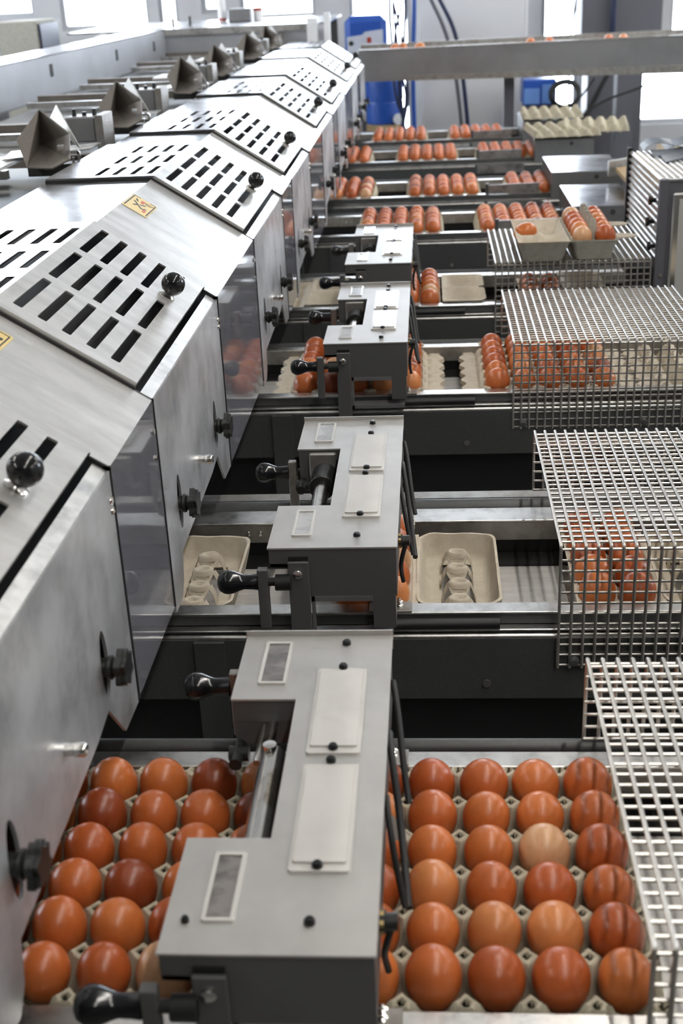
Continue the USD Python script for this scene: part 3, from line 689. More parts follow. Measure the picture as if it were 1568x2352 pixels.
def egg_tray_mesh(flange=0.0):
    ex = [-.20, -.10] if not flange else [-flange, -flange + .03, -.42, -.30, -.20, -.10]
    gx = np.r_[ex, np.concatenate([cellv[:-1] + i for i in range(5)]), 5, 5 - np.array(ex)[::-1]]
    gy = np.r_[[-.20, -.10], np.concatenate([cellv[:-1] + i for i in range(6)]), 6, 6.10, 6.20]
    z = tray_height(gx, gy, 5, 6)
    if flange:
        fx, fy = np.meshgrid(gx, gy, indexing="ij")
        cy = np.abs(fy - np.round(fy))
        for d in (-fx, fx - 5):
            on = d > 0
            zf = np.interp(d, [0, .12, .20, flange - .03, flange], [0, -.004, -.013, -.014, -.020]) - .010 * np.clip((cy - .12) * 6, 0, 1) * np.clip(1 - d / .3, 0, 1)
            z = np.where(on, zf, z)
        # scalloped outline
        sc = .10 * np.cos(2 * np.pi * fy)
        fx2 = np.where(fx < -.42, fx - sc * np.clip((-fx - .42) * 4, 0, 1), np.where(fx > 5.42, fx + sc * np.clip((fx - 5.42) * 4, 0, 1), fx))
    v, f = sheet(gx * P, gy * P, z, .0018)
    # the posts are hollow: their tops are open
    cen = v[f].mean(1)[:, :2] / P
    dx_, dy_ = cen[:, 0] - np.round(cen[:, 0]), cen[:, 1] - np.round(cen[:, 1])
    ok = (np.round(cen[:, 0]) >= 0) & (np.round(cen[:, 0]) <= 5) & (np.round(cen[:, 1]) >= 0) & (np.round(cen[:, 1]) <= 6)
    f = f[~(ok & (np.abs(dx_) + np.abs(dy_) < .088))]
    if flange:
        v[:len(fx2.ravel()), 0] = fx2.ravel() * P
        v[len(fx2.ravel()):, 0] = fx2.ravel() * P
    return trimesh.Trimesh(v, f, process=False)

def first_tray(name, label, mesh, mat, base):
    """base: the tray's outermost left front post, at rim level."""
    t = thing(name, label, "egg tray", base, "egg trays on the lanes")
    m = mesh.copy(); m.apply_translation(base)
    part(t, "moulded_sheet", m, mat, 50)
    return t
plain, flanged = egg_tray_mesh(), egg_tray_mesh(.78)
# egg lists: every entry is (x, y, z, label)
EGGS, FAR = [], []
def fill(x0, yfront, tray, cols=range(5), rows=range(6), z=.001, far=False):
    """x0, yfront: centre of the left front egg."""
    for r in rows:
        for c in cols:
            q = (x0 + c * P, yfront + r * P, z)
            FAR.append(q) if far else EGGS.append((q, f"egg, {ORD[r]} row from front, {ORD[c]} column from left, {tray}"))
def tray_at(k, xc0, label, mesh_kind, tray_words, cols=range(5), far=False, first={}):
    """xc0: x of the left egg column."""
    yf = OFF[k] + .024 - 5 * P
    base = (xc0 - P / 2, yf - P / 2, 0)
    if mesh_kind not in first:
        first[mesh_kind] = first_tray("egg_tray", label, plain if mesh_kind == "plain" else flanged, "pulp" if mesh_kind == "plain" else "pulp_pale", base)
    else:
        dup(first[mesh_kind], "egg_tray", label, None, base=base)
    fill(xc0, yf, tray_words, cols=cols, far=far)
tray_at(0, -6.7985 * P, "cream pulp egg tray full of brown eggs, first lane, left of the sensor box", "plain", "first lane's left tray")
tray_at(0, -.5 * P, "cream pulp egg tray full of brown eggs, first lane, right of the sensor box", "plain", "first lane's right tray")
tray_at(2, -.2045, "pale scalloped egg tray with eggs below the third lane's sensor box", "flanged", "third lane's left tray")
tray_at(2, .148, "pale scalloped egg tray with eggs partly under the third lane's wire guard", "flanged", "third lane's right tray")
tray_at(2, .470, "pale scalloped egg tray without eggs at the third wire guard's right end", "flanged", "", cols=[])
tray_at(4, -.155, "cream egg tray with eggs in the fifth lane, behind the smallest sensor box", "plain", "fifth lane's left tray")
tray_at(4, .196, "cream egg tray with eggs in the fifth lane, beside the loose cartons", "plain", "fifth lane's right tray")
tray_at(5, -.380, "cream egg tray with eggs in the sixth lane, half inside the machine", "plain", "sixth lane's left tray", cols=range(2, 5))
tray_at(5, -.020, "cream egg tray with eggs in the middle of the sixth lane", "plain", "sixth lane's middle tray")
tray_at(5, .318, "cream egg tray with eggs at the sixth lane's delivery guide", "plain", "sixth lane's right tray", cols=range(0, 4))
tray_at(6, -.425, "cream egg tray with eggs in the seventh lane, half inside the machine", "plain", "", cols=range(3, 5), far=True)
tray_at(6, -.0757, "cream egg tray with eggs in the middle of the seventh lane", "plain", "", far=True)
tray_at(6, .250, "cream egg tray with eggs at the seventh lane's delivery guide", "plain", "", far=True)
tray_at(7, -.2000, "cream egg tray with eggs in the middle of the eighth lane", "plain", "", far=True)
tray_at(7, .1455, "cream egg tray with eggs at the eighth lane's delivery guide", "plain", "", far=True)

# -- cartons: moulded basins made of rounded-rectangle loops
def loft(loops, cap_first=False, cap_last=True):
    n = len(loops[0]); v = np.vstack(loops); f = []
    for a in range(len(loops) - 1):
        for i in range(n):
            j = (i + 1) % n
            f += [[a * n + i, a * n + j, (a + 1) * n + j], [a * n + i, (a + 1) * n + j, (a + 1) * n + i]]
    v = v.tolist()
    for on, a in ((cap_first, 0), (cap_last, len(loops) - 1)):
        if on:
            c = len(v); v.append(np.mean(loops[a], 0).tolist())
            f += [[c, a * n + i, a * n + (i + 1) % n] if a else [c, a * n + (i + 1) % n, a * n + i] for i in range(n)]
    return np.array(v), np.array(f)
def rloop(x0, x1, y0, y1, r, z, n=6, wave=None):
    p = []
    for cx, cy, a0 in ((x1 - r, y1 - r, 0), (x0 + r, y1 - r, 90), (x0 + r, y0 + r, 180), (x1 - r, y0 + r, 270)):
        for i in range(n + 1):
            a = math.radians(a0 + 90 * i / n); p.append((cx + r * math.cos(a), cy + r * math.sin(a), z))
    q = []
    for i in range(len(p)):
        a, b = np.array(p[i]), np.array(p[(i + 1) % len(p)])
        q.append(a)
        m = int(np.linalg.norm(b - a) // .012)
        q += [a + (b - a) * (s + 1) / (m + 1) for s in range(m)]
    q = np.array(q)
    if wave:
        q[:, 2] += wave(q)
    return q
def basin(x0, x1, y0, y1, ztop, zbot, inset=.012, r=.022, th=.0022, wob=.0012, slot=None):
    """A shallow moulded lid: wall with wall thickness, rounded corners, floor."""
    lo = None
    def ring(i, r_, z, w=0):
        L = rloop(x0 + i, x1 - i, y0 + i, y1 - i, max(r_, .004), z)
        return L
    base = ring(0, r, ztop)
    N = len(base)
    def same(i, r_, z):
        c = np.array([(x0 + x1) / 2, (y0 + y1) / 2]); h = np.array([(x1 - x0) / 2, (y1 - y0) / 2])
        L = base.copy(); L[:, :2] = c + (base[:, :2] - c) * ((h - i) / h); L[:, 2] = z; return L
    w = wob * np.sin(np.arange(N) * .9) * np.sin(np.arange(N) * .37)
    a, b = same(0, r, ztop), same(.0035, r, ztop)
    a[:, 2] += w; b[:, 2] += w
    loops = [same(inset - .004, r, zbot - th), same(.001, r, ztop - .008), a, b, same(.006, r, ztop - .01), same(inset - .002, r, zbot + .008), same(inset + .003, r, zbot + .001), same(inset + .008, r, zbot)]
    if slot is None:
        v, f = loft(loops, True, True)
        return trimesh.Trimesh(v, f, process=False)
    out = []
    for lp, up in ((loops[-1], 1), (loops[0], -1)):
        g = Polygon(lp[:, :2]).difference(sbox(*slot))
        vv, ff = trimesh.creation.triangulate_polygon(g, engine="earcut")
        out.append(trimesh.Trimesh(np.c_[vv, np.full(len(vv), lp[0, 2])], ff if up > 0 else ff[:, ::-1], process=False))
    v, f = loft(loops, False, False)
    return cat([trimesh.Trimesh(v, f, process=False)] + out)
def cone_post(c, r0, r1, h, hole=True):
    """A hollow moulded divider cone with a dimpled top."""
    o = m3.Manifold.cylinder(h, r0, r1, 8); i = m3.Manifold.cylinder(h - .003, r0 - .0025, r1 - .002, 8)
    s = o - i - m3.Manifold.cylinder(.006, r1 * .45, r1 * .8, 8).translate([0, 0, h - .004])
    mm = s.translate([float(x) for x in c]).to_mesh()
    m = trimesh.Trimesh(mm.vert_properties[:, :3], mm.tri_verts, process=False)
    v = m.vertices
    m.vertices = v + (meshkit.noise(v * 160, 3)[:, None] - .5) * .004 * np.array([1, 1, .7])
    return m
def ridge_cone(cx, cy, z0, h, L):
    """One cone of a lid's middle row: a dimpled cap, forked ribs to the next cone and four flared legs with open arches between."""
    def strip(pts, w0, w1, th=.0025):
        """a flat rib through pts whose half-width runs from w0 to w1 (vectors)"""
        n = len(pts); rows = []
        for k, p in enumerate(pts):
            w = np.array(w0) * (1 - k / (n - 1)) + np.array(w1) * k / (n - 1)
            p = np.array(p, float)
            rows.append(np.array([p - w, p + w, p + w - [0, 0, th], p - w - [0, 0, th]]))
        return trimesh.Trimesh(*loft(rows, True, True), process=False)
    ms = []
    a = np.linspace(0, 2 * np.pi, 13)[:-1]
    ring = lambda rx, ry, z: np.stack([cx + rx * np.cos(a), cy + ry * np.sin(a), np.full(12, z)], 1)
    v, f = loft([ring(.0155, .0115, z0 + h - .0075), ring(.0140, .0100, z0 + h - .0025), ring(.0110, .0080, z0 + h), ring(.0075, .0050, z0 + h - .001), ring(.0045, .003, z0 + h - .005)], False, True)
    ms.append(trimesh.Trimesh(v, f, process=False))
    for sx in (-1, 1):
        for sy in (-1, 1):
            ms.append(strip([(cx + sx * .0105, cy + sy * .006, z0 + h - .006), (cx + sx * .006, cy + sy * L * .34, z0 + h - .013), (cx + sx * .002, cy + sy * L * .5, z0 + h - .016)], (.0028, 0, 0), (.0024, 0, 0)))
        ms.append(strip([(cx + sx * .0145, cy, z0 + h - .006), (cx + sx * .0190, cy, z0 + h * .5), (cx + sx * .0215, cy, z0)], (0, .0085, 0), (0, .0075, 0)))
    for sy in (-1, 1):
        ms.append(strip([(cx, cy + sy * .0110, z0 + h - .008), (cx, cy + sy * L * .36, z0 + h - .020), (cx, cy + sy * L * .5, z0 + h - .024)], (.0095, 0, 0), (.0025, 0, 0)))
    m = cat(ms); v = np.array(m.vertices)
    m.vertices = v + (meshkit.noise(v * 190, 5)[:, None] - .5) * .0022 * np.array([1, 1, .8])
    return m
def cup_row_mesh(nx, ny, x0, x1, y0, y1, z, depth, posts=True, seed=0):
    """A carton bottom: nx x ny cups between rims at height z."""
    gx = np.linspace(-.12, nx + .12, nx * 10 + 4); gy = np.linspace(-.12, ny + .12, ny * 10 + 4)
    fx, fy = np.meshgrid(gx, gy, indexing="ij")
    cx, cy = np.abs(fx - np.round(fx)), np.abs(fy - np.round(fy))
    cx = np.where(fx < 0, -fx, np.where(fx > nx, fx - nx, cx)); cy = np.where(fy < 0, -fy, np.where(fy > ny, fy - ny, cy))
    inner = (fx > .5) & (fx < nx - .5)
    zz = -depth * np.clip(np.minimum(1, 1.9 * np.minimum(cx, .5)) ** .8 * np.minimum(1, 1.6 * (cy * .9 + .16)), 0, 1)
    edge = (fx < 0) | (fx > nx) | (fy < 0) | (fy > ny)
    zz = np.where(edge, -.001, zz)
    v, f = sheet(x0 + (gx + .12) / (nx + .24) * (x1 - x0), y0 + (gy + .12) / (ny + .24) * (y1 - y0), zz + z, .002)
    return trimesh.Trimesh(v, f, process=False)

def flat_carton(label, xh, k, with_eggs, words):
    """Opened ten-egg carton of lane 2: cups to the left of the hinge at xh, flat lid with a row of cones to its right."""
    o = OFF[k]; y0, y1 = o - .238, o + .0
    t = thing("egg_carton", label, "egg carton", (xh, o - .12, -.05), "egg cartons")
    part(t, "cup_bottom", cup_row_mesh(2, 5, xh - .104, xh - .004, y0 + .002, y1 - .004, -.004, .044), "pulp_pale", 50)
    q = part(t, "lid", basin(xh, xh + .1050, y0, y1 - .030, -.003, -.037, inset=.012, slot=(xh + .0525 - .0205, y0 + .017, xh + .0525 + .0205, o - .079 + .019)), "pulp_pale", 50, label="opened flat carton lid with a row of hollow cones")
    cx = xh + .0525
    for i in range(4):
        part(q, "cone", ridge_cone(cx + .001 * math.sin(i * 2), o - .208 + .043 * i, -.0375, .031, .043), "pulp_pale", 60, label="hollow moulded cone")
    part(t, "hinge", bx(xh - .005, xh + .002, y0 + .004, y1 - .032, -.006, -.004), "pulp_pale")
    if with_eggs:
        for c in (0, 1):
            for r in range(5):
                EGGS.append(((xh - .078 + c * .048, y0 + .026 + r * .0465, -.002), f"egg, {ORD[r]} from front, {'left' if c == 0 else 'right'} column, {words}"))
    return t
flat_carton("opened pulp carton with flat lid and cones beside the second lane's sensor box", .0062, 1, True, "carton beside second sensor box")
flat_carton("opened pulp carton with flat lid, half hidden by the second side guard", -.326, 1, False, "")
flat_carton("opened pulp carton with eggs inside the second lane's wire guard", .304, 1, True, "carton inside second wire guard")

def smooth_carton(label, xh, k, with_eggs, words):
    o = OFF[k]; y0, y1 = o - .240, o + .020
    t = thing("egg_carton", label, "egg carton", (xh, o - .11, -.05), "egg cartons")
    part(t, "cup_bottom", cup_row_mesh(2, 6, xh - .098, xh - .003, y0, y1, -.004, .042), "pulp_pale", 50)
    gx, gy = np.linspace(0, 1, 15), np.linspace(0, 1, 36)
    fx, fy = np.meshgrid(gx, gy, indexing="ij")
    bul = np.clip(np.sin(np.pi * np.clip((fy * 2 % 1 - .06) / .88, 0, 1)), 0, 1) ** .6 * np.clip(np.sin(np.pi * np.clip((fx - .08) / .86, 0, 1)), 0, 1) ** .6
    z = .004 - .046 * bul
    xs = xh + .001 + gx * .100
    v, f = sheet(xs, y0 + gy * (y1 - y0), z, .002)
    notch = .018 * np.exp(-((fy - .5) / .03) ** 2) + .010 * np.clip(.06 - fy, 0, 1) / .06 + .010 * np.clip(fy - .94, 0, 1) / .06
    dx = -(notch * np.clip((fx - .5) * 2, 0, 1)).ravel()
    v[:len(dx), 0] += dx; v[len(dx):, 0] += dx
    part(t, "lid", trimesh.Trimesh(v, f, process=False), "pulp_pale", 50, label="opened carton lid of two shallow basins")
    if with_eggs:
        for c in (0, 1):
            for r in range(0 if with_eggs == "few" else 0, 4 if with_eggs == "few" else 6):
                EGGS.append(((xh - .074 + c * .0465, y0 + .024 + r * .0425, .000), f"egg, {ORD[r]} from front, {'left' if c == 0 else 'right'} column, {words}"))
    return t
smooth_carton("opened pulp carton with two-basin lid right of the smallest sensor box", .0540, 3, True, "carton beside smallest sensor box")
smooth_carton("opened pulp carton with shaded eggs inside the fourth lane's wire guard", .335, 3, "few", "carton inside fourth wire guard")
smooth_carton("opened empty pulp carton left of the smallest sensor box", -.262, 3, False, "")

# ================================================================== wire guards over the lanes' delivery ends
WP = .0141
def wire_guard(k, label, zbot=-.064):
    o = OFF[k]
    x0, x1, y0, y1, zt = .1727, .515, o - .2830, o + .0972, .0965
    t = thing("wire_guard", label, "wire guard", (x0, o - .09, zbot), "wire mesh guards over the lanes")
    nx, ny = int(round((x1 - x0) / WP)), int(round((y1 - y0) / WP))
    r = .0019
    for i in range(nx + 1):
        x = x0 + i * WP
        b = .004
        pts = [(x, y1, .004), (x, y1, zt - b), (x, y1 - b * .3, zt - b * .3), (x, y1 - b, zt), (x, y0 + b, zt), (x, y0 + b * .3, zt - b * .3), (x, y0, zt - b), (x, y0, zbot)]
        part(t, "long_wire", polytube(pts, r * 1.05), "wire", 50)
    xe = x0 + nx * WP
    for j in range(1, ny):
        part(t, "cross_wire", polytube([(x0 - .001, y0 + j * WP, zt - .0022), (xe, y0 + j * WP, zt - .0022)], r * .92), "wire", 50)
    for j in range(0, 12):
        z = zt - .006 - j * WP * .98
        if z > zbot - .002:
            part(t, "cross_wire", polytube([(x0 - .001, y0 + .0022, z), (xe, y0 + .0022, z)], r * .92), "wire", 50)
    for j in range(0, 7):
        z = zt - .006 - j * WP
        part(t, "cross_wire", polytube([(x0 - .001, y1 - .0022, z), (xe, y1 - .0022, z)], r * .92), "wire", 50)
    for x in (x0 + .0185, x0 + .231):
        part(t, "fixing_bolt", lathe([(0, 0), (.0065, 0), (.0065, .003), (.004, .0045), (.004, .007), (0, .0075)], (x, y0 - .002, -.053), (0, -1, 0), 14), "paint_dark", 40)
    part(t, "fixing_strip", bx(x0, xe, y0 + .003, y0 + .009, -.064, -.046), "paint_dark")
    return t
def polytube(pts, r, sides=6):
    p = np.array(pts, float)
    t = np.gradient(p, axis=0); t /= np.linalg.norm(t, axis=1, keepdims=True)
    n = np.array([1.0, 0, 0]) if abs(t[0, 0]) < .9 else np.array([0, 1.0, 0])
    v = []
    for i in range(len(p)):
        a = n - t[i] * (n @ t[i]); a /= np.linalg.norm(a); b = np.cross(t[i], a)
        for s in range(sides):
            g = 2 * math.pi * (s + .5) / sides
            v.append(p[i] + r * (math.cos(g) * a + math.sin(g) * b))
    f = []
    for i in range(len(p) - 1):
        for s in range(sides):
            j = (s + 1) % sides
            f += [[i * sides + s, i * sides + j, (i + 1) * sides + j], [i * sides + s, (i + 1) * sides + j, (i + 1) * sides + s]]
    k = (len(p) - 1) * sides
    f += [[0, s + 1, s] for s in range(1, sides - 1)] + [[k, k + s, k + s + 1] for s in range(1, sides - 1)]
    m = trimesh.Trimesh(np.array(v), np.array(f), process=False); return m
wg = wire_guard(0, "steel wire guard over the first lane's right tray, cut by the picture's right edge")
dup(wg, "wire_guard", "steel wire guard over the second lane, shading the flat steel belt", (0, OFF[1], 0))
dup(wg, "wire_guard", "steel wire guard over the third lane's eggs", (0, OFF[2], 0))
dup(wg, "wire_guard", "steel wire guard with two loose egg cartons standing on top", (0, OFF[3], 0))

# tall mesh cabinet at the right
t = thing("mesh_cabinet", "tall cabinet with wire mesh side and top, right of the loose egg cartons", "cabinet", (.75, 2.0, -T))
gx, gy0, gy1, gz0, gz1 = .520, 1.806, 2.235, .095, .262
part(t, "front_post", bx(gx, gx + .022, gy0 - .012, gy0 + .002, -T, gz1 + .004, .002), "post_slate")
part(t, "back_post", bx(gx - .003, gx + .010, gy1, gy1 + .014, -T, gz1 + .012, .002), "paint_black")
part(t, "front_panel", bx(gx + .022, 1.0, gy0 - .010, gy0 - .004, -T, gz1), "post_slate")
part(t, "front_lip", bx(gx + .018, 1.0, gy0 - .013, gy0 - .002, gz1, gz1 + .004), "alu_dull")
q = part(t, "instrument_frame", bx(.548, 1.0, gy0 - .022, gy0 - .012, -.30, .238, .004), "chrome")
part(q, "instrument_face", bx(.562, 1.0, gy0 - .0235, gy0 - .0225, -.30, .226), "label_pale")
nyw, nzw = int((gy1 - gy0) / WP), int((gz1 - gz0) / WP)
for i in range(nzw + 1):
    z = gz0 + i * (gz1 - gz0) / nzw
    part(t, "long_wire", polytube([(gx + .004, gy0, z), (gx + .004, gy1, z)], .0036), "wire", 50)
for j in range(nyw + 1):
    y = gy0 + j * (gy1 - gy0) / nyw
    part(t, "cross_wire", polytube([(gx + .008, y, gz0), (gx + .008, y, gz1), (gx + .35, y, gz1 + .001)], .0016), "wire", 50)
for i in range(24):
    x = gx + .006 + i * WP
    part(t, "long_wire", polytube([(x, gy0, gz1 + .002), (x, gy1, gz1 + .002)], .0028), "wire", 50)
for (y, z) in ((1.84, .215), (1.86, .165), (1.825, .118)):
    part(t, "thumb_screw", lathe([(0, 0), (.005, 0), (.005, .010), (.010, .012), (.010, .018), (0, .02)], (gx + .004, y, z), (-1, 0, 0), 14), "plastic_black", 40)
part(t, "door_latch", cyl((gx + .012, gy0 - .016, .06), (gx + .012, gy0 - .010, .06), .004, 10), "chrome")
# grey plastic straps lying on it
for i, pts in enumerate(([(.55, 2.24, .270), (.58, 2.20, .292), (.63, 2.17, .284), (.70, 2.15, .270)], [(.56, 2.15, .270), (.62, 2.12, .276), (.70, 2.10, .288), (.78, 2.10, .27)], [(.57, 2.05, .269), (.63, 2.08, .274), (.68, 2.02, .284), (.76, 2.02, .27)], [(.60, 2.22, .273), (.66, 2.14, .300), (.72, 2.18, .288), (.80, 2.20, .272)])):
    p = smooth_path(pts, 14)
    L = []
    for s, q_ in enumerate(p):
        L.append([q_ + np.array([0, .030, .006]), q_ + np.array([0, -.030, 0]), q_ + np.array([0, -.030, -.0015]), q_ + np.array([0, .030, .0045])])
    v, f = loft([np.array(a) for a in L], True, True)
    single("plastic_strap", ["curled grey plastic strap at the mesh cabinet's far corner", "flat grey plastic strap lying across the mesh cabinet", "bent grey plastic strap closest to the mesh cabinet's front", "looped grey plastic strap topmost on the mesh cabinet"][i], "strap", trimesh.Trimesh(v, f, process=False), "strap_grey", 50, group="grey straps on the mesh cabinet")

# -- the two loose cartons standing on the fourth guard
gz = .0985
def xrib(x0, x1, y0, y1, z0, h, label):
    t = thing("egg_carton", label, "egg carton", ((x0 + x1) / 2, (y0 + y1) / 2, z0), "egg cartons")
    gx_, gy_ = np.linspace(0, 1, 25), np.linspace(0, 1, 43)
    fx, fy = np.meshgrid(gx_, gy_, indexing="ij")
    u = np.minimum(np.minimum(fx, 1 - fx) / .12, 1); v_ = np.minimum(np.minimum(fy, 1 - fy) / .07, 1)
    c1 = np.minimum(np.abs(fy - .5) / .07, 1) * .75 + .25; c2 = np.minimum(np.abs(fx - .5) / .12, 1) * .5 + .5
    a_, b_ = fx - .5, (fy * 2 % 1) - .5
    diag = np.minimum(np.minimum(np.abs(a_ - b_), np.abs(a_ + b_)) / .10, 1) * .0 + 1
    d = np.minimum(np.minimum(u, v_), 1) * c1 * c2 * diag
    z = z0 + h - (h - .004) * d
    taper = 1 - .14 * np.clip(d, 0, 1)
    vv, ff = sheet(gx_, gy_, z, .0022)
    cx, cy = (x0 + x1) / 2, (y0 + y1) / 2
    for arr in (vv[:len(z.ravel())], vv[len(z.ravel()):]):
        dd = np.clip(d, 0, 1).ravel()
        arr[:, 0] = cx + (arr[:, 0] - .5) * (x1 - x0) * (1 - .27 * dd) ; arr[:, 1] = cy + (arr[:, 1] - .5) * (y1 - y0) * (1 - .15 * dd)
    part(t, "lid", trimesh.Trimesh(vv, ff, process=False), "pulp_pale", 50)
    # outer wall
    n = 40
    la, lb = rloop(x0 + .001, x1 - .001, y0 + .001, y1 - .001, .012, z0 + h - .003), rloop(x0 + .014, x1 - .014, y0 + .016, y1 - .016, .012, z0)
    m_ = min(len(la), len(lb))
    lb = np.array([[cx + (p[0] - cx) * ((x1 - x0) / 2 - .014) / ((x1 - x0) / 2), cy + (p[1] - cy) * ((y1 - y0) / 2 - .018) / ((y1 - y0) / 2), z0] for p in la])
    v2, f2 = loft([la, lb], False, True)
    part(t, "outer_wall", trimesh.Trimesh(v2, f2[:, ::-1], process=False), "pulp_grey", 50)
    return t
ta = xrib(.220, .333, 1.775, 2.040, gz, .046, "empty two-basin carton lid with a single egg in it, standing on the wire guard")
EGGS.append(((.250, 1.985, gz + .027), "lone egg lying in the empty carton lid on the wire guard"))
tb = thing("egg_carton", "full pulp carton with two egg columns and tall divider on the wire guard", "egg carton", (.385, 1.93, gz), "egg cartons")
part(tb, "cup_bottom", cup_row_mesh(2, 6, .336, .438, 1.790, 2.070, gz + .044, .036), "pulp_grey", 50)
la = rloop(.336, .438, 1.790, 2.070, .010, gz + .044)
lb = np.array([[.387 + (p[0] - .387) * .74, 1.93 + (p[1] - 1.93) * .90, gz] for p in la])
lc = np.array([[.387 + (p[0] - .387) * .90, 1.93 + (p[1] - 1.93) * .965, gz + .03] for p in la])
v2, f2 = loft([la, lc, lb], False, True)
part(tb, "outer_wall", trimesh.Trimesh(v2, f2[:, ::-1], process=False), "pulp_grey", 50)
for i in range(5):
    part(tb, "divider_cone", cone_post((.387, 1.835 + i * .0465, gz + .01), .016, .006, .072), "pulp_grey")
for y0_, y1_ in ((1.815, 1.865), (1.95, 2.0)):
    part(tb, "closing_tab", plate(Polygon([(.437, y0_), (.476, y0_ + .008), (.484, y0_ + .025), (.476, y1_ - .008), (.437, y1_)]), (0, 0, gz + .040), (1, 0, 0), (0, 1, 0), .003), "pulp_pale")
for c in (0, 1):
    for r in range(6):
        EGGS.append(((.3625 + c * .050, 1.815 + r * .0465, gz + .044), f"egg, {ORD[r]} from front, {'left' if c == 0 else 'right'} column, full carton on wire guard"))

# -- stainless covers over the further lanes
def steel_cover(k, x0, x1, label):
    o = OFF[k]; y0, y1, zt = o - .28, o + .085, .066
    t = thing("lane_cover", label, "cover", ((x0 + x1) / 2, o - .1, -.04), "stainless covers over the lanes")
    part(t, "top_plate", bx(x0, x1, y0, y1, zt - .003, zt, .001), "steel_top")
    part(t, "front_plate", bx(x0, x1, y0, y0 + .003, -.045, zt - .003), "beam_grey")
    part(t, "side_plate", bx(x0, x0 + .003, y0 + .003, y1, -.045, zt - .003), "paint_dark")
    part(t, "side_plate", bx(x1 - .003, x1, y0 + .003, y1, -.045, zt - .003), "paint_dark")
    part(t, "knock_out", cyl((x0 + .62 * (x1 - x0), y0 - .003, zt - .018), (x0 + .62 * (x1 - x0), y0, zt - .018), .008, 12), "paint_dark")
    return t
steel_cover(4, .430, .612, "bare shiny stainless cover over the fifth lane, beside the mesh cabinet")
steel_cover(5, .430, .665, "bare shiny stainless cover over the sixth lane, reflecting the windows")
steel_cover(6, .440, .670, "stainless cover over the seventh lane with an egg tray sticking out on top")
steel_cover(7, .440, .640, "stainless cover over the eighth lane under the furthest empty egg tray")
m = plain.copy(); m.apply_scale([1, 1, .72])
for i, (px, py, pz, rz, lab) in enumerate(((.445, OFF[6] - .30, .099, 4, "empty pulp egg tray lying askew on the seventh lane's cover"), (.445, OFF[7] - .30, .099, -2, "empty pulp egg tray on the eighth lane's cover, furthest from the camera"))):
    b = (px, py, pz)
    q = m.copy(); q.apply_transform(trimesh.transformations.rotation_matrix(math.radians(rz), [0, 0, 1])); 
    q.apply_translation(b)
    t = thing("egg_tray", lab, "egg tray", b, "empty egg trays on the covers")
    part(t, "moulded_sheet", q, "pulp", 50)
q = m.copy(); q.apply_transform(trimesh.transformations.rotation_matrix(math.radians(-6), [0, 0, 1])); b = (.56, OFF[6] - .22, .106); q.apply_translation(b)
t = thing("egg_tray", "empty pulp egg tray overhanging the right end of the seventh lane's cover", "egg tray", b, "empty egg trays on the covers")
part(t, "moulded_sheet", q, "pulp", 50)

# ================================================================== eggs
def egg_mesh(r=.0222, h=.0275, n=22, m=26):
    a = np.linspace(0, math.pi, n)
    prof = [(max(1e-5, r * math.sin(x) * (1 + .10 * math.cos(x))), -h * math.cos(x) * (1 - .0)) for x in a]
    prof = [(p[0] * 1.0, -p[1]) for p in prof][::-1]
    e = trimesh.creation.revolve(np.array(prof), sections=m)
    return e
EM = egg_mesh(.0216, .0268)
tones = list(EGG_TONES)
weights = [.07, .24, .32, .22, .13, .02]
special = {"egg, fourth row from front, fourth column from left, first lane's right tray": "pale tan", "egg, sixth row from front, fourth column from left, first lane's left tray": "dark brown", "egg, first row from front, fourth column from left, first lane's right tray": "red-brown",
           "egg, first row from front, second column from left, first lane's right tray": "brown", "egg, second row from front, fourth column from left, first lane's right tray": "light brown", "egg, third row from front, fourth column from left, first lane's right tray": "red-brown",
           "egg, third row from front, second column from left, first lane's right tray": "light brown", "egg, first from front, left column, full carton on wire guard": "pale tan", "egg, sixth from front, left column, full carton on wire guard": "pale tan"}
protos = {}
EGGS += [((x, 5.42, conv_belt_z + .022), f"egg riding on the cross conveyor, {w}") for x, w in ((-.13, "first from the machine"), (-.09, "second from the machine"), (-.01, "third from the machine"), (.52, "fourth from the machine"), (.61, "fifth from the machine"), (.89, "sixth from the machine"), (.96, "seventh from the machine"))]
er = random.Random(11)
for (pos, lab) in EGGS:
    tone = special.get(lab) or er.choices(tones, weights)[0]
    s = 1 + er.uniform(-.035, .045)
    rot = (er.uniform(-7, 7), er.uniform(-7, 7), er.uniform(0, 360))
    if "lone egg" in lab or "cross conveyor" in lab:
        rot = (80, 0, er.uniform(0, 180))
    label = (tone + " " + lab) if not lab.startswith("lone") else "lone " + tone + lab[4:]
    grp = lab.split(", ")[-1]
    if tone not in protos:
        path = "/World/" + numbered("/World", "egg")
        x = UsdGeom.Xform.Define(stage, path)
        x.AddTranslateOp().Set(Gf.Vec3d(pos[0], pos[1], pos[2] + T)); x.AddRotateXYZOp().Set(Gf.Vec3f(*rot)); x.AddScaleOp().Set(Gf.Vec3f(s, s, s))
        _base[path] = np.array([0, 0, 0.0])
        part(path, "shell", EM, "egg " + tone, True)
        tag(x.GetPrim(), label, "egg", "eggs in the " + grp if "conveyor" not in lab else "eggs on the cross conveyor")
        protos[tone] = path
    else:
        dup(protos[tone], "egg", label, None, base=pos, rot=rot, scale=(s, s, s * er.uniform(.96, 1.05)), group="eggs in the " + grp if "conveyor" not in lab else "eggs on the cross conveyor", category="egg")
# the furthest eggs, a few pixels each
ms = []
E2 = egg_mesh(n=10, m=12)
for q in FAR:
    e = E2.copy(); s = 1 + er.uniform(-.04, .04); e.apply_scale(s); e.apply_translation(q); ms.append(e)
single("eggs", "mass of brown eggs in the trays of the two furthest lanes", "eggs", cat(ms), "egg brown", True, kind="stuff")

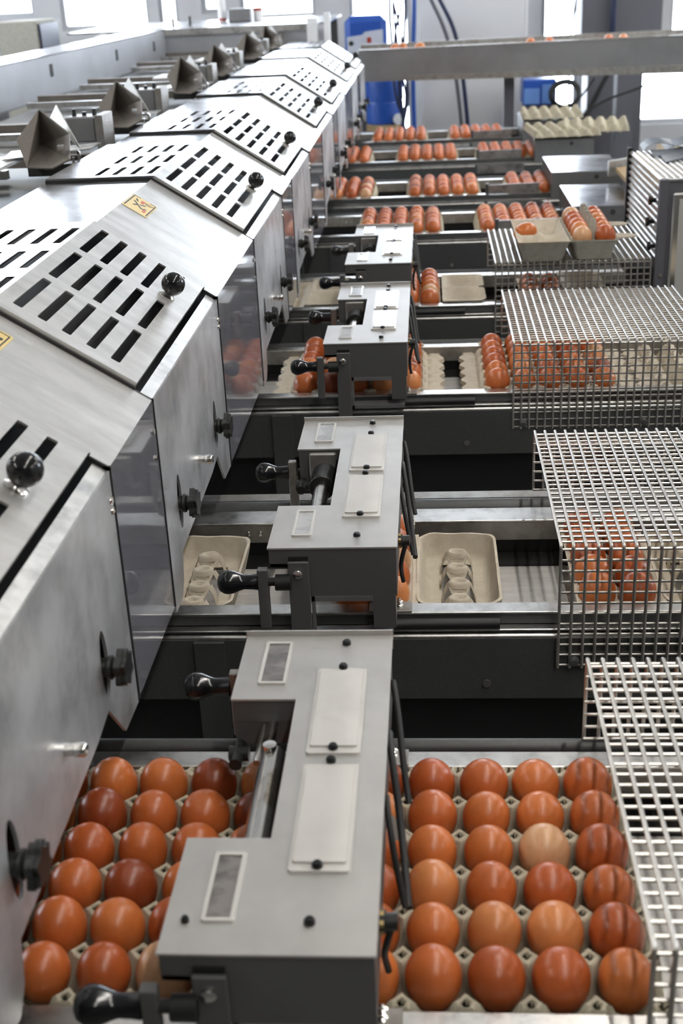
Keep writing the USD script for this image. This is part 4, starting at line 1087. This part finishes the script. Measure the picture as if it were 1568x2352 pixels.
# ================================================================== things at the back
# blue tank and drum behind the machine's end
t = thing("blue_tank", "blue plastic tank with a pale grey label and red square, behind the machine's end", "tank", (-.33, 7.0, .2))
part(t, "body", bx(-.465, -.215, 6.9, 7.2, .22, .45, .035), "blue")
part(t, "label_sheet", plate(Polygon([(-.450, .245), (-.450, .335), (-.36, .345), (-.34, .362), (-.235, .372), (-.235, .25)]), (0, 6.899, 0), (1, 0, 0), (0, 0, 1), .003), "label_grey")
part(t, "label_square", bx(-.33, -.305, 6.893, 6.8965, .30, .33), "red")
part(t, "label_spot", cyl((-.425, 6.893, .30), (-.425, 6.897, .30), .014, 12), "ink")
part(t, "stand", bx(-.46, -.22, 6.92, 7.18, -T, .22), "post_slate")
t = thing("blue_drum", "tall blue drum with pale edge below the cross conveyor, behind the machine's end", "drum", (-.24, 6.8, -.15))
part(t, "barrel", lathe([(0, 0), (.105, 0), (.112, .008), (.112, .12), (.108, .13), (.112, .14), (.112, .30), (.10, .318), (0, .318)], (-.232, 6.78, -.150), (0, 0, 1), 28), "blue", 35)
part(t, "tap", cat([cyl((-.150, 6.69, -.118), (-.150, 6.66, -.118), .03, 14), cyl((-.150, 6.66, -.118), (-.150, 6.65, -.118), .012, 12)]), "white_paint", 40)
t = thing("drum_pallet", "brown timber block and white box under the blue drum", "pallet", (-.24, 6.75, -T))
part(t, "timber", bx(-.34, -.12, 6.66, 6.895, -.18, -.150), "cardboard"); part(t, "white_box", bx(-.26, -.15, 6.62, 6.66, -.235, -.185), "white_paint"); part(t, "support", bx(-.34, -.12, 6.67, 6.89, -T, -.18), "post_slate")
# hanging cable bundle
cab = [([(-.175, 6.5, .60), (-.178, 6.5, .40), (-.170, 6.5, .25), (-.150, 6.5, 0.0), (-.115, 6.5, -.12), (-.130, 6.5, -.25)], .009), ([(-.150, 6.5, .60), (-.155, 6.5, .42), (-.140, 6.5, .28), (-.135, 6.5, .0), (-.120, 6.5, -.1), (-.105, 6.5, -.26)], .008),
       ([(-.120, 6.5, .60), (-.130, 6.5, .45), (-.155, 6.5, .35), (-.140, 6.5, .2), (-.10, 6.5, .02), (-.125, 6.5, -.12), (-.14, 6.5, -.26)], .008), ([(-.100, 6.5, .60), (-.098, 6.5, .40), (-.105, 6.5, .2), (-.09, 6.5, .0), (-.12, 6.5, -.15), (-.10, 6.5, -.27)], .009), ([(-.165, 6.5, .60), (-.145, 6.5, .47), (-.12, 6.5, .36), (-.125, 6.5, .2), (-.125, 6.5, -.02), (-.11, 6.5, -.15), (-.085, 6.5, -.26)], .007)]
for i, (pts, r) in enumerate(cab):
    lo = pts[-1]
    single("hanging_cable", "dark " + ["straight outer", "wavy inner", "crossing", "right-side", "thin middle"][i] + " cable of the bundle hanging behind the machine's end", "cable", tube(pts + [(lo[0], lo[1], -T)], r, 7, 30), "navy", 50, group="hanging cable bundle")
single("blue_hose", "thick blue hose hanging straight beside the cable bundle", "hose", tube([(-.045, 6.55, .62), (-.045, 6.55, .45), (-.052, 6.55, .30), (-.055, 6.55, -.2), (-.055, 6.55, -T)], .013, 8, 24), "blue", 50)
single("blue_hose", "dark blue hose curving down in front of the pale wall panel", "hose", tube([(.06, 6.9, .66), (.105, 6.9, .515), (.165, 6.9, .40), (.205, 6.9, .28), (.240, 6.9, .06), (.268, 6.9, -.22), (.275, 6.9, -T)], .013, 8, 40), "navy", 50)
single("grey_hose", "grey hose curving down in front of the pale wall panel", "hose", tube([(.02, 7.0, .62), (.055, 7.0, .515), (.11, 7.0, .40), (.16, 7.0, .26), (.205, 7.0, .03), (.232, 7.0, -.22), (.235, 7.0, -T)], .012, 8, 40), "post_slate", 50)
# tall pale cabinet panel at the back
t = thing("pale_partition", "pale grey partition panel behind the cross conveyor, hoses hanging before it", "panel", (.32, 7.4, -T))
part(t, "sheet", bx(-.012, .64, 7.35, 7.39, -T, .60), "partition"); part(t, "edge_strip", bx(.64, .652, 7.345, 7.395, -T, .60), "white_paint")
t = thing("slate_column", "dark slate-grey column between the two right-hand windows, black pipe down its face", "column", (1.3, 7.0, -T))
part(t, "shaft", bx(1.00, 1.50, 7.5, 7.8, .20, RZ1), "post_slate"); part(t, "lower_shaft", bx(1.16, 1.262, 6.95, 7.1, -T, .22), "post_slate"); part(t, "pipe", cyl((1.19, 7.46, .2), (1.19, 7.46, 2.3), .018, 12), "navy", 40); part(t, "foot", bx(1.05, 1.4, 7.5, 7.8, -T, .2), "post_slate")
t = thing("blue_crate", "blue plastic crate with pale front behind the further egg trays", "crate", (.70, 7.0, -.1))
part(t, "body", bx(.600, .80, 6.95, 7.2, -.10, .05, .01), "blue"); part(t, "front_panel", bx(.605, .70, 6.943, 6.949, -.09, .0), "blue_pale"); part(t, "front_panel", bx(.715, .79, 6.943, 6.949, -.09, .02), "blue_pale"); part(t, "stand", bx(.61, .79, 6.97, 7.18, -T, -.10), "post_slate")
ring = [(.845 + .085 * math.cos(a), 6.88 + .01 * math.sin(3 * a), -.035 + .075 * math.sin(a)) for a in np.linspace(0, 2 * math.pi, 25)]
t = thing("cable_coil", "black coil of cable hanging behind the further egg trays", "cable coil", (.845, 6.88, -.11))
for s in (0.86, .93, 1.0, 1.06):
    part(t, "winding", tube([(.845 + (x - .845) * s, y + .012 * (s - .95) * 10, -.035 + (z + .035) * s) for x, y, z in ring], .008, 7, 50), "rubber", 50)
for i, (pts, r) in enumerate((([(1.10, 6.8, .10), (1.03, 6.8, -.02), (.98, 6.8, -.12), (.90, 6.8, -.22), (.86, 6.8, -T)], .016), ([(1.00, 6.75, .06), (.94, 6.75, -.02), (.90, 6.75, -.07), (.90, 6.75, -T)], .006), ([(1.30, 6.7, .02), (1.15, 6.7, -.03), (1.02, 6.7, -.08), (.93, 6.7, -.15), (.92, 6.7, -T)], .007), ([(.96, 7.3, .60), (.93, 7.3, .42), (.915, 7.3, .25), (.91, 7.3, -T)], .007))):
    single("loose_cable", ["thick black cable sloping down right of the coil", "thin short cable close to the coil", "long thin cable sloping across to the slate column", "thin cable hanging in front of the narrow window"][i], "cable", tube(pts, r, 7, 30), "rubber", 50, group="loose cables at the back")
t = thing("white_cabinet", "white equipment cabinet with grey handles at the back right", "cabinet", (1.8, 6.9, -T))
part(t, "body", bx(1.70, 2.1, 6.9, 7.2, -T, .1, .01), "white_paint")
for z in (-.20, .0):
    part(t, "handle", bx(1.715, 1.73, 6.88, 6.9, z - .04, z + .03), "frame_grey")
t = thing("carton_table", "brown table edge with egg cartons at the right, behind the mesh cabinet", "table", (.8, 3.3, -T))
part(t, "top", plate(Polygon([(.60, 2.62), (.60, 3.0), (1.5, 3.75), (1.5, 3.0)]), (0, 0, .10), (1, 0, 0), (0, 1, 0), .012), "cardboard")
part(t, "side_rail", plate(Polygon([(.58, 3.0), (.58, 3.03), (1.5, 3.80), (1.5, 3.76)]), (0, 0, .085), (1, 0, 0), (0, 1, 0), .045), "alu_dull")
for x, y in ((.9, 2.95), (1.4, 3.4)):
    part(t, "leg", bx(x, x + .04, y, y + .04, -T, .10), "post_slate")
t = thing("egg_carton", "pale carton with tall divider cones on the brown table at the right edge", "egg carton", (.80, 3.0, .112), "egg cartons")
part(t, "cup_bottom", cup_row_mesh(3, 2, .70, .90, 2.90, 3.02, .155, .04), "pulp_pale", 50)
for i in range(3):
    part(t, "divider_cone", cone_post((.725 + i * .055, 2.96, .115), .02, .008, .085), "pulp_pale")
# left-hand background
t = thing("side_bench", "dark blue-topped workbench behind the channel beam on the left", "bench", (-3.0, 7.2, -T))
part(t, "top", bx(-3.6, -2.66, 6.9, 7.5, .33, .45), "navy"); part(t, "body", bx(-3.6, -2.66, 6.95, 7.5, -T, .33), "beam_grey")
t = thing("pale_locker", "pale green-grey locker standing beside the dark blue bench", "locker", (-2.3, 7.0, -T))
part(t, "body", bx(-2.50, -2.26, 6.7, 7.1, -T, .51, .006), "pulp_grey"); part(t, "side", bx(-2.26, -2.245, 6.72, 7.1, -T, .49), "navy")
t = thing("left_worktop", "grey machinery table behind the channel beam, in front of the wide window", "table", (-1.7, 6.9, -T))
part(t, "top", bx(-2.1, -1.35, 6.8, 7.3, .26, .30), "beam_grey"); part(t, "body", bx(-2.05, -1.4, 6.85, 7.3, -T, .26), "post_slate")
for i, (x, z, r) in enumerate(((-1.92, .37, .045), (-1.83, .36, .05), (-1.99, .33, .035))):
    e = ball((x, 6.85, z), r, 2); e.vertices = e.vertices + (meshkit.noise(np.array(e.vertices) * 30, i)[:, None] - .5) * .03
    single("white_sack", ["upper", "bulging", "small lower"][i] + " crumpled white plastic sack on the machinery table", "sack", e, "white_paint", 60, group="white sacks")
single("grey_motor", "dark grey motor housing on the machinery table before the wide window", "motor", cat([bx(-1.72, -1.5, 6.85, 7.1, .30, .42, .02), cyl((-1.74, 6.95, .37), (-1.80, 6.95, .37), .05, 16)]), "beam_grey", 35)
single("toolbox", "grey toolbox on the cross bench between red-topped jar and bottle", "box", bx(-.995, -.875, 5.85, 5.97, .482, .545, .004), "beam_grey")
t = thing("white_jar", "white jar with red lid beside the grey toolbox", "jar", (-.845, 5.9, .482))
part(t, "body", cyl((-.845, 5.9, .482), (-.845, 5.9, .53), .024, 16), "white_paint", 40); part(t, "lid", cyl((-.845, 5.9, .53), (-.845, 5.9, .545), .025, 16), "red", 40)
t = thing("white_bottle", "white bottle with red band left of the grey toolbox", "bottle", (-1.04, 5.95, .482))
part(t, "body", cyl((-1.04, 5.95, .482), (-1.04, 5.95, .60), .02, 16), "white_paint", 40); part(t, "band", cyl((-1.04, 5.95, .487), (-1.04, 5.95, .50), .0205, 16), "red", 40)
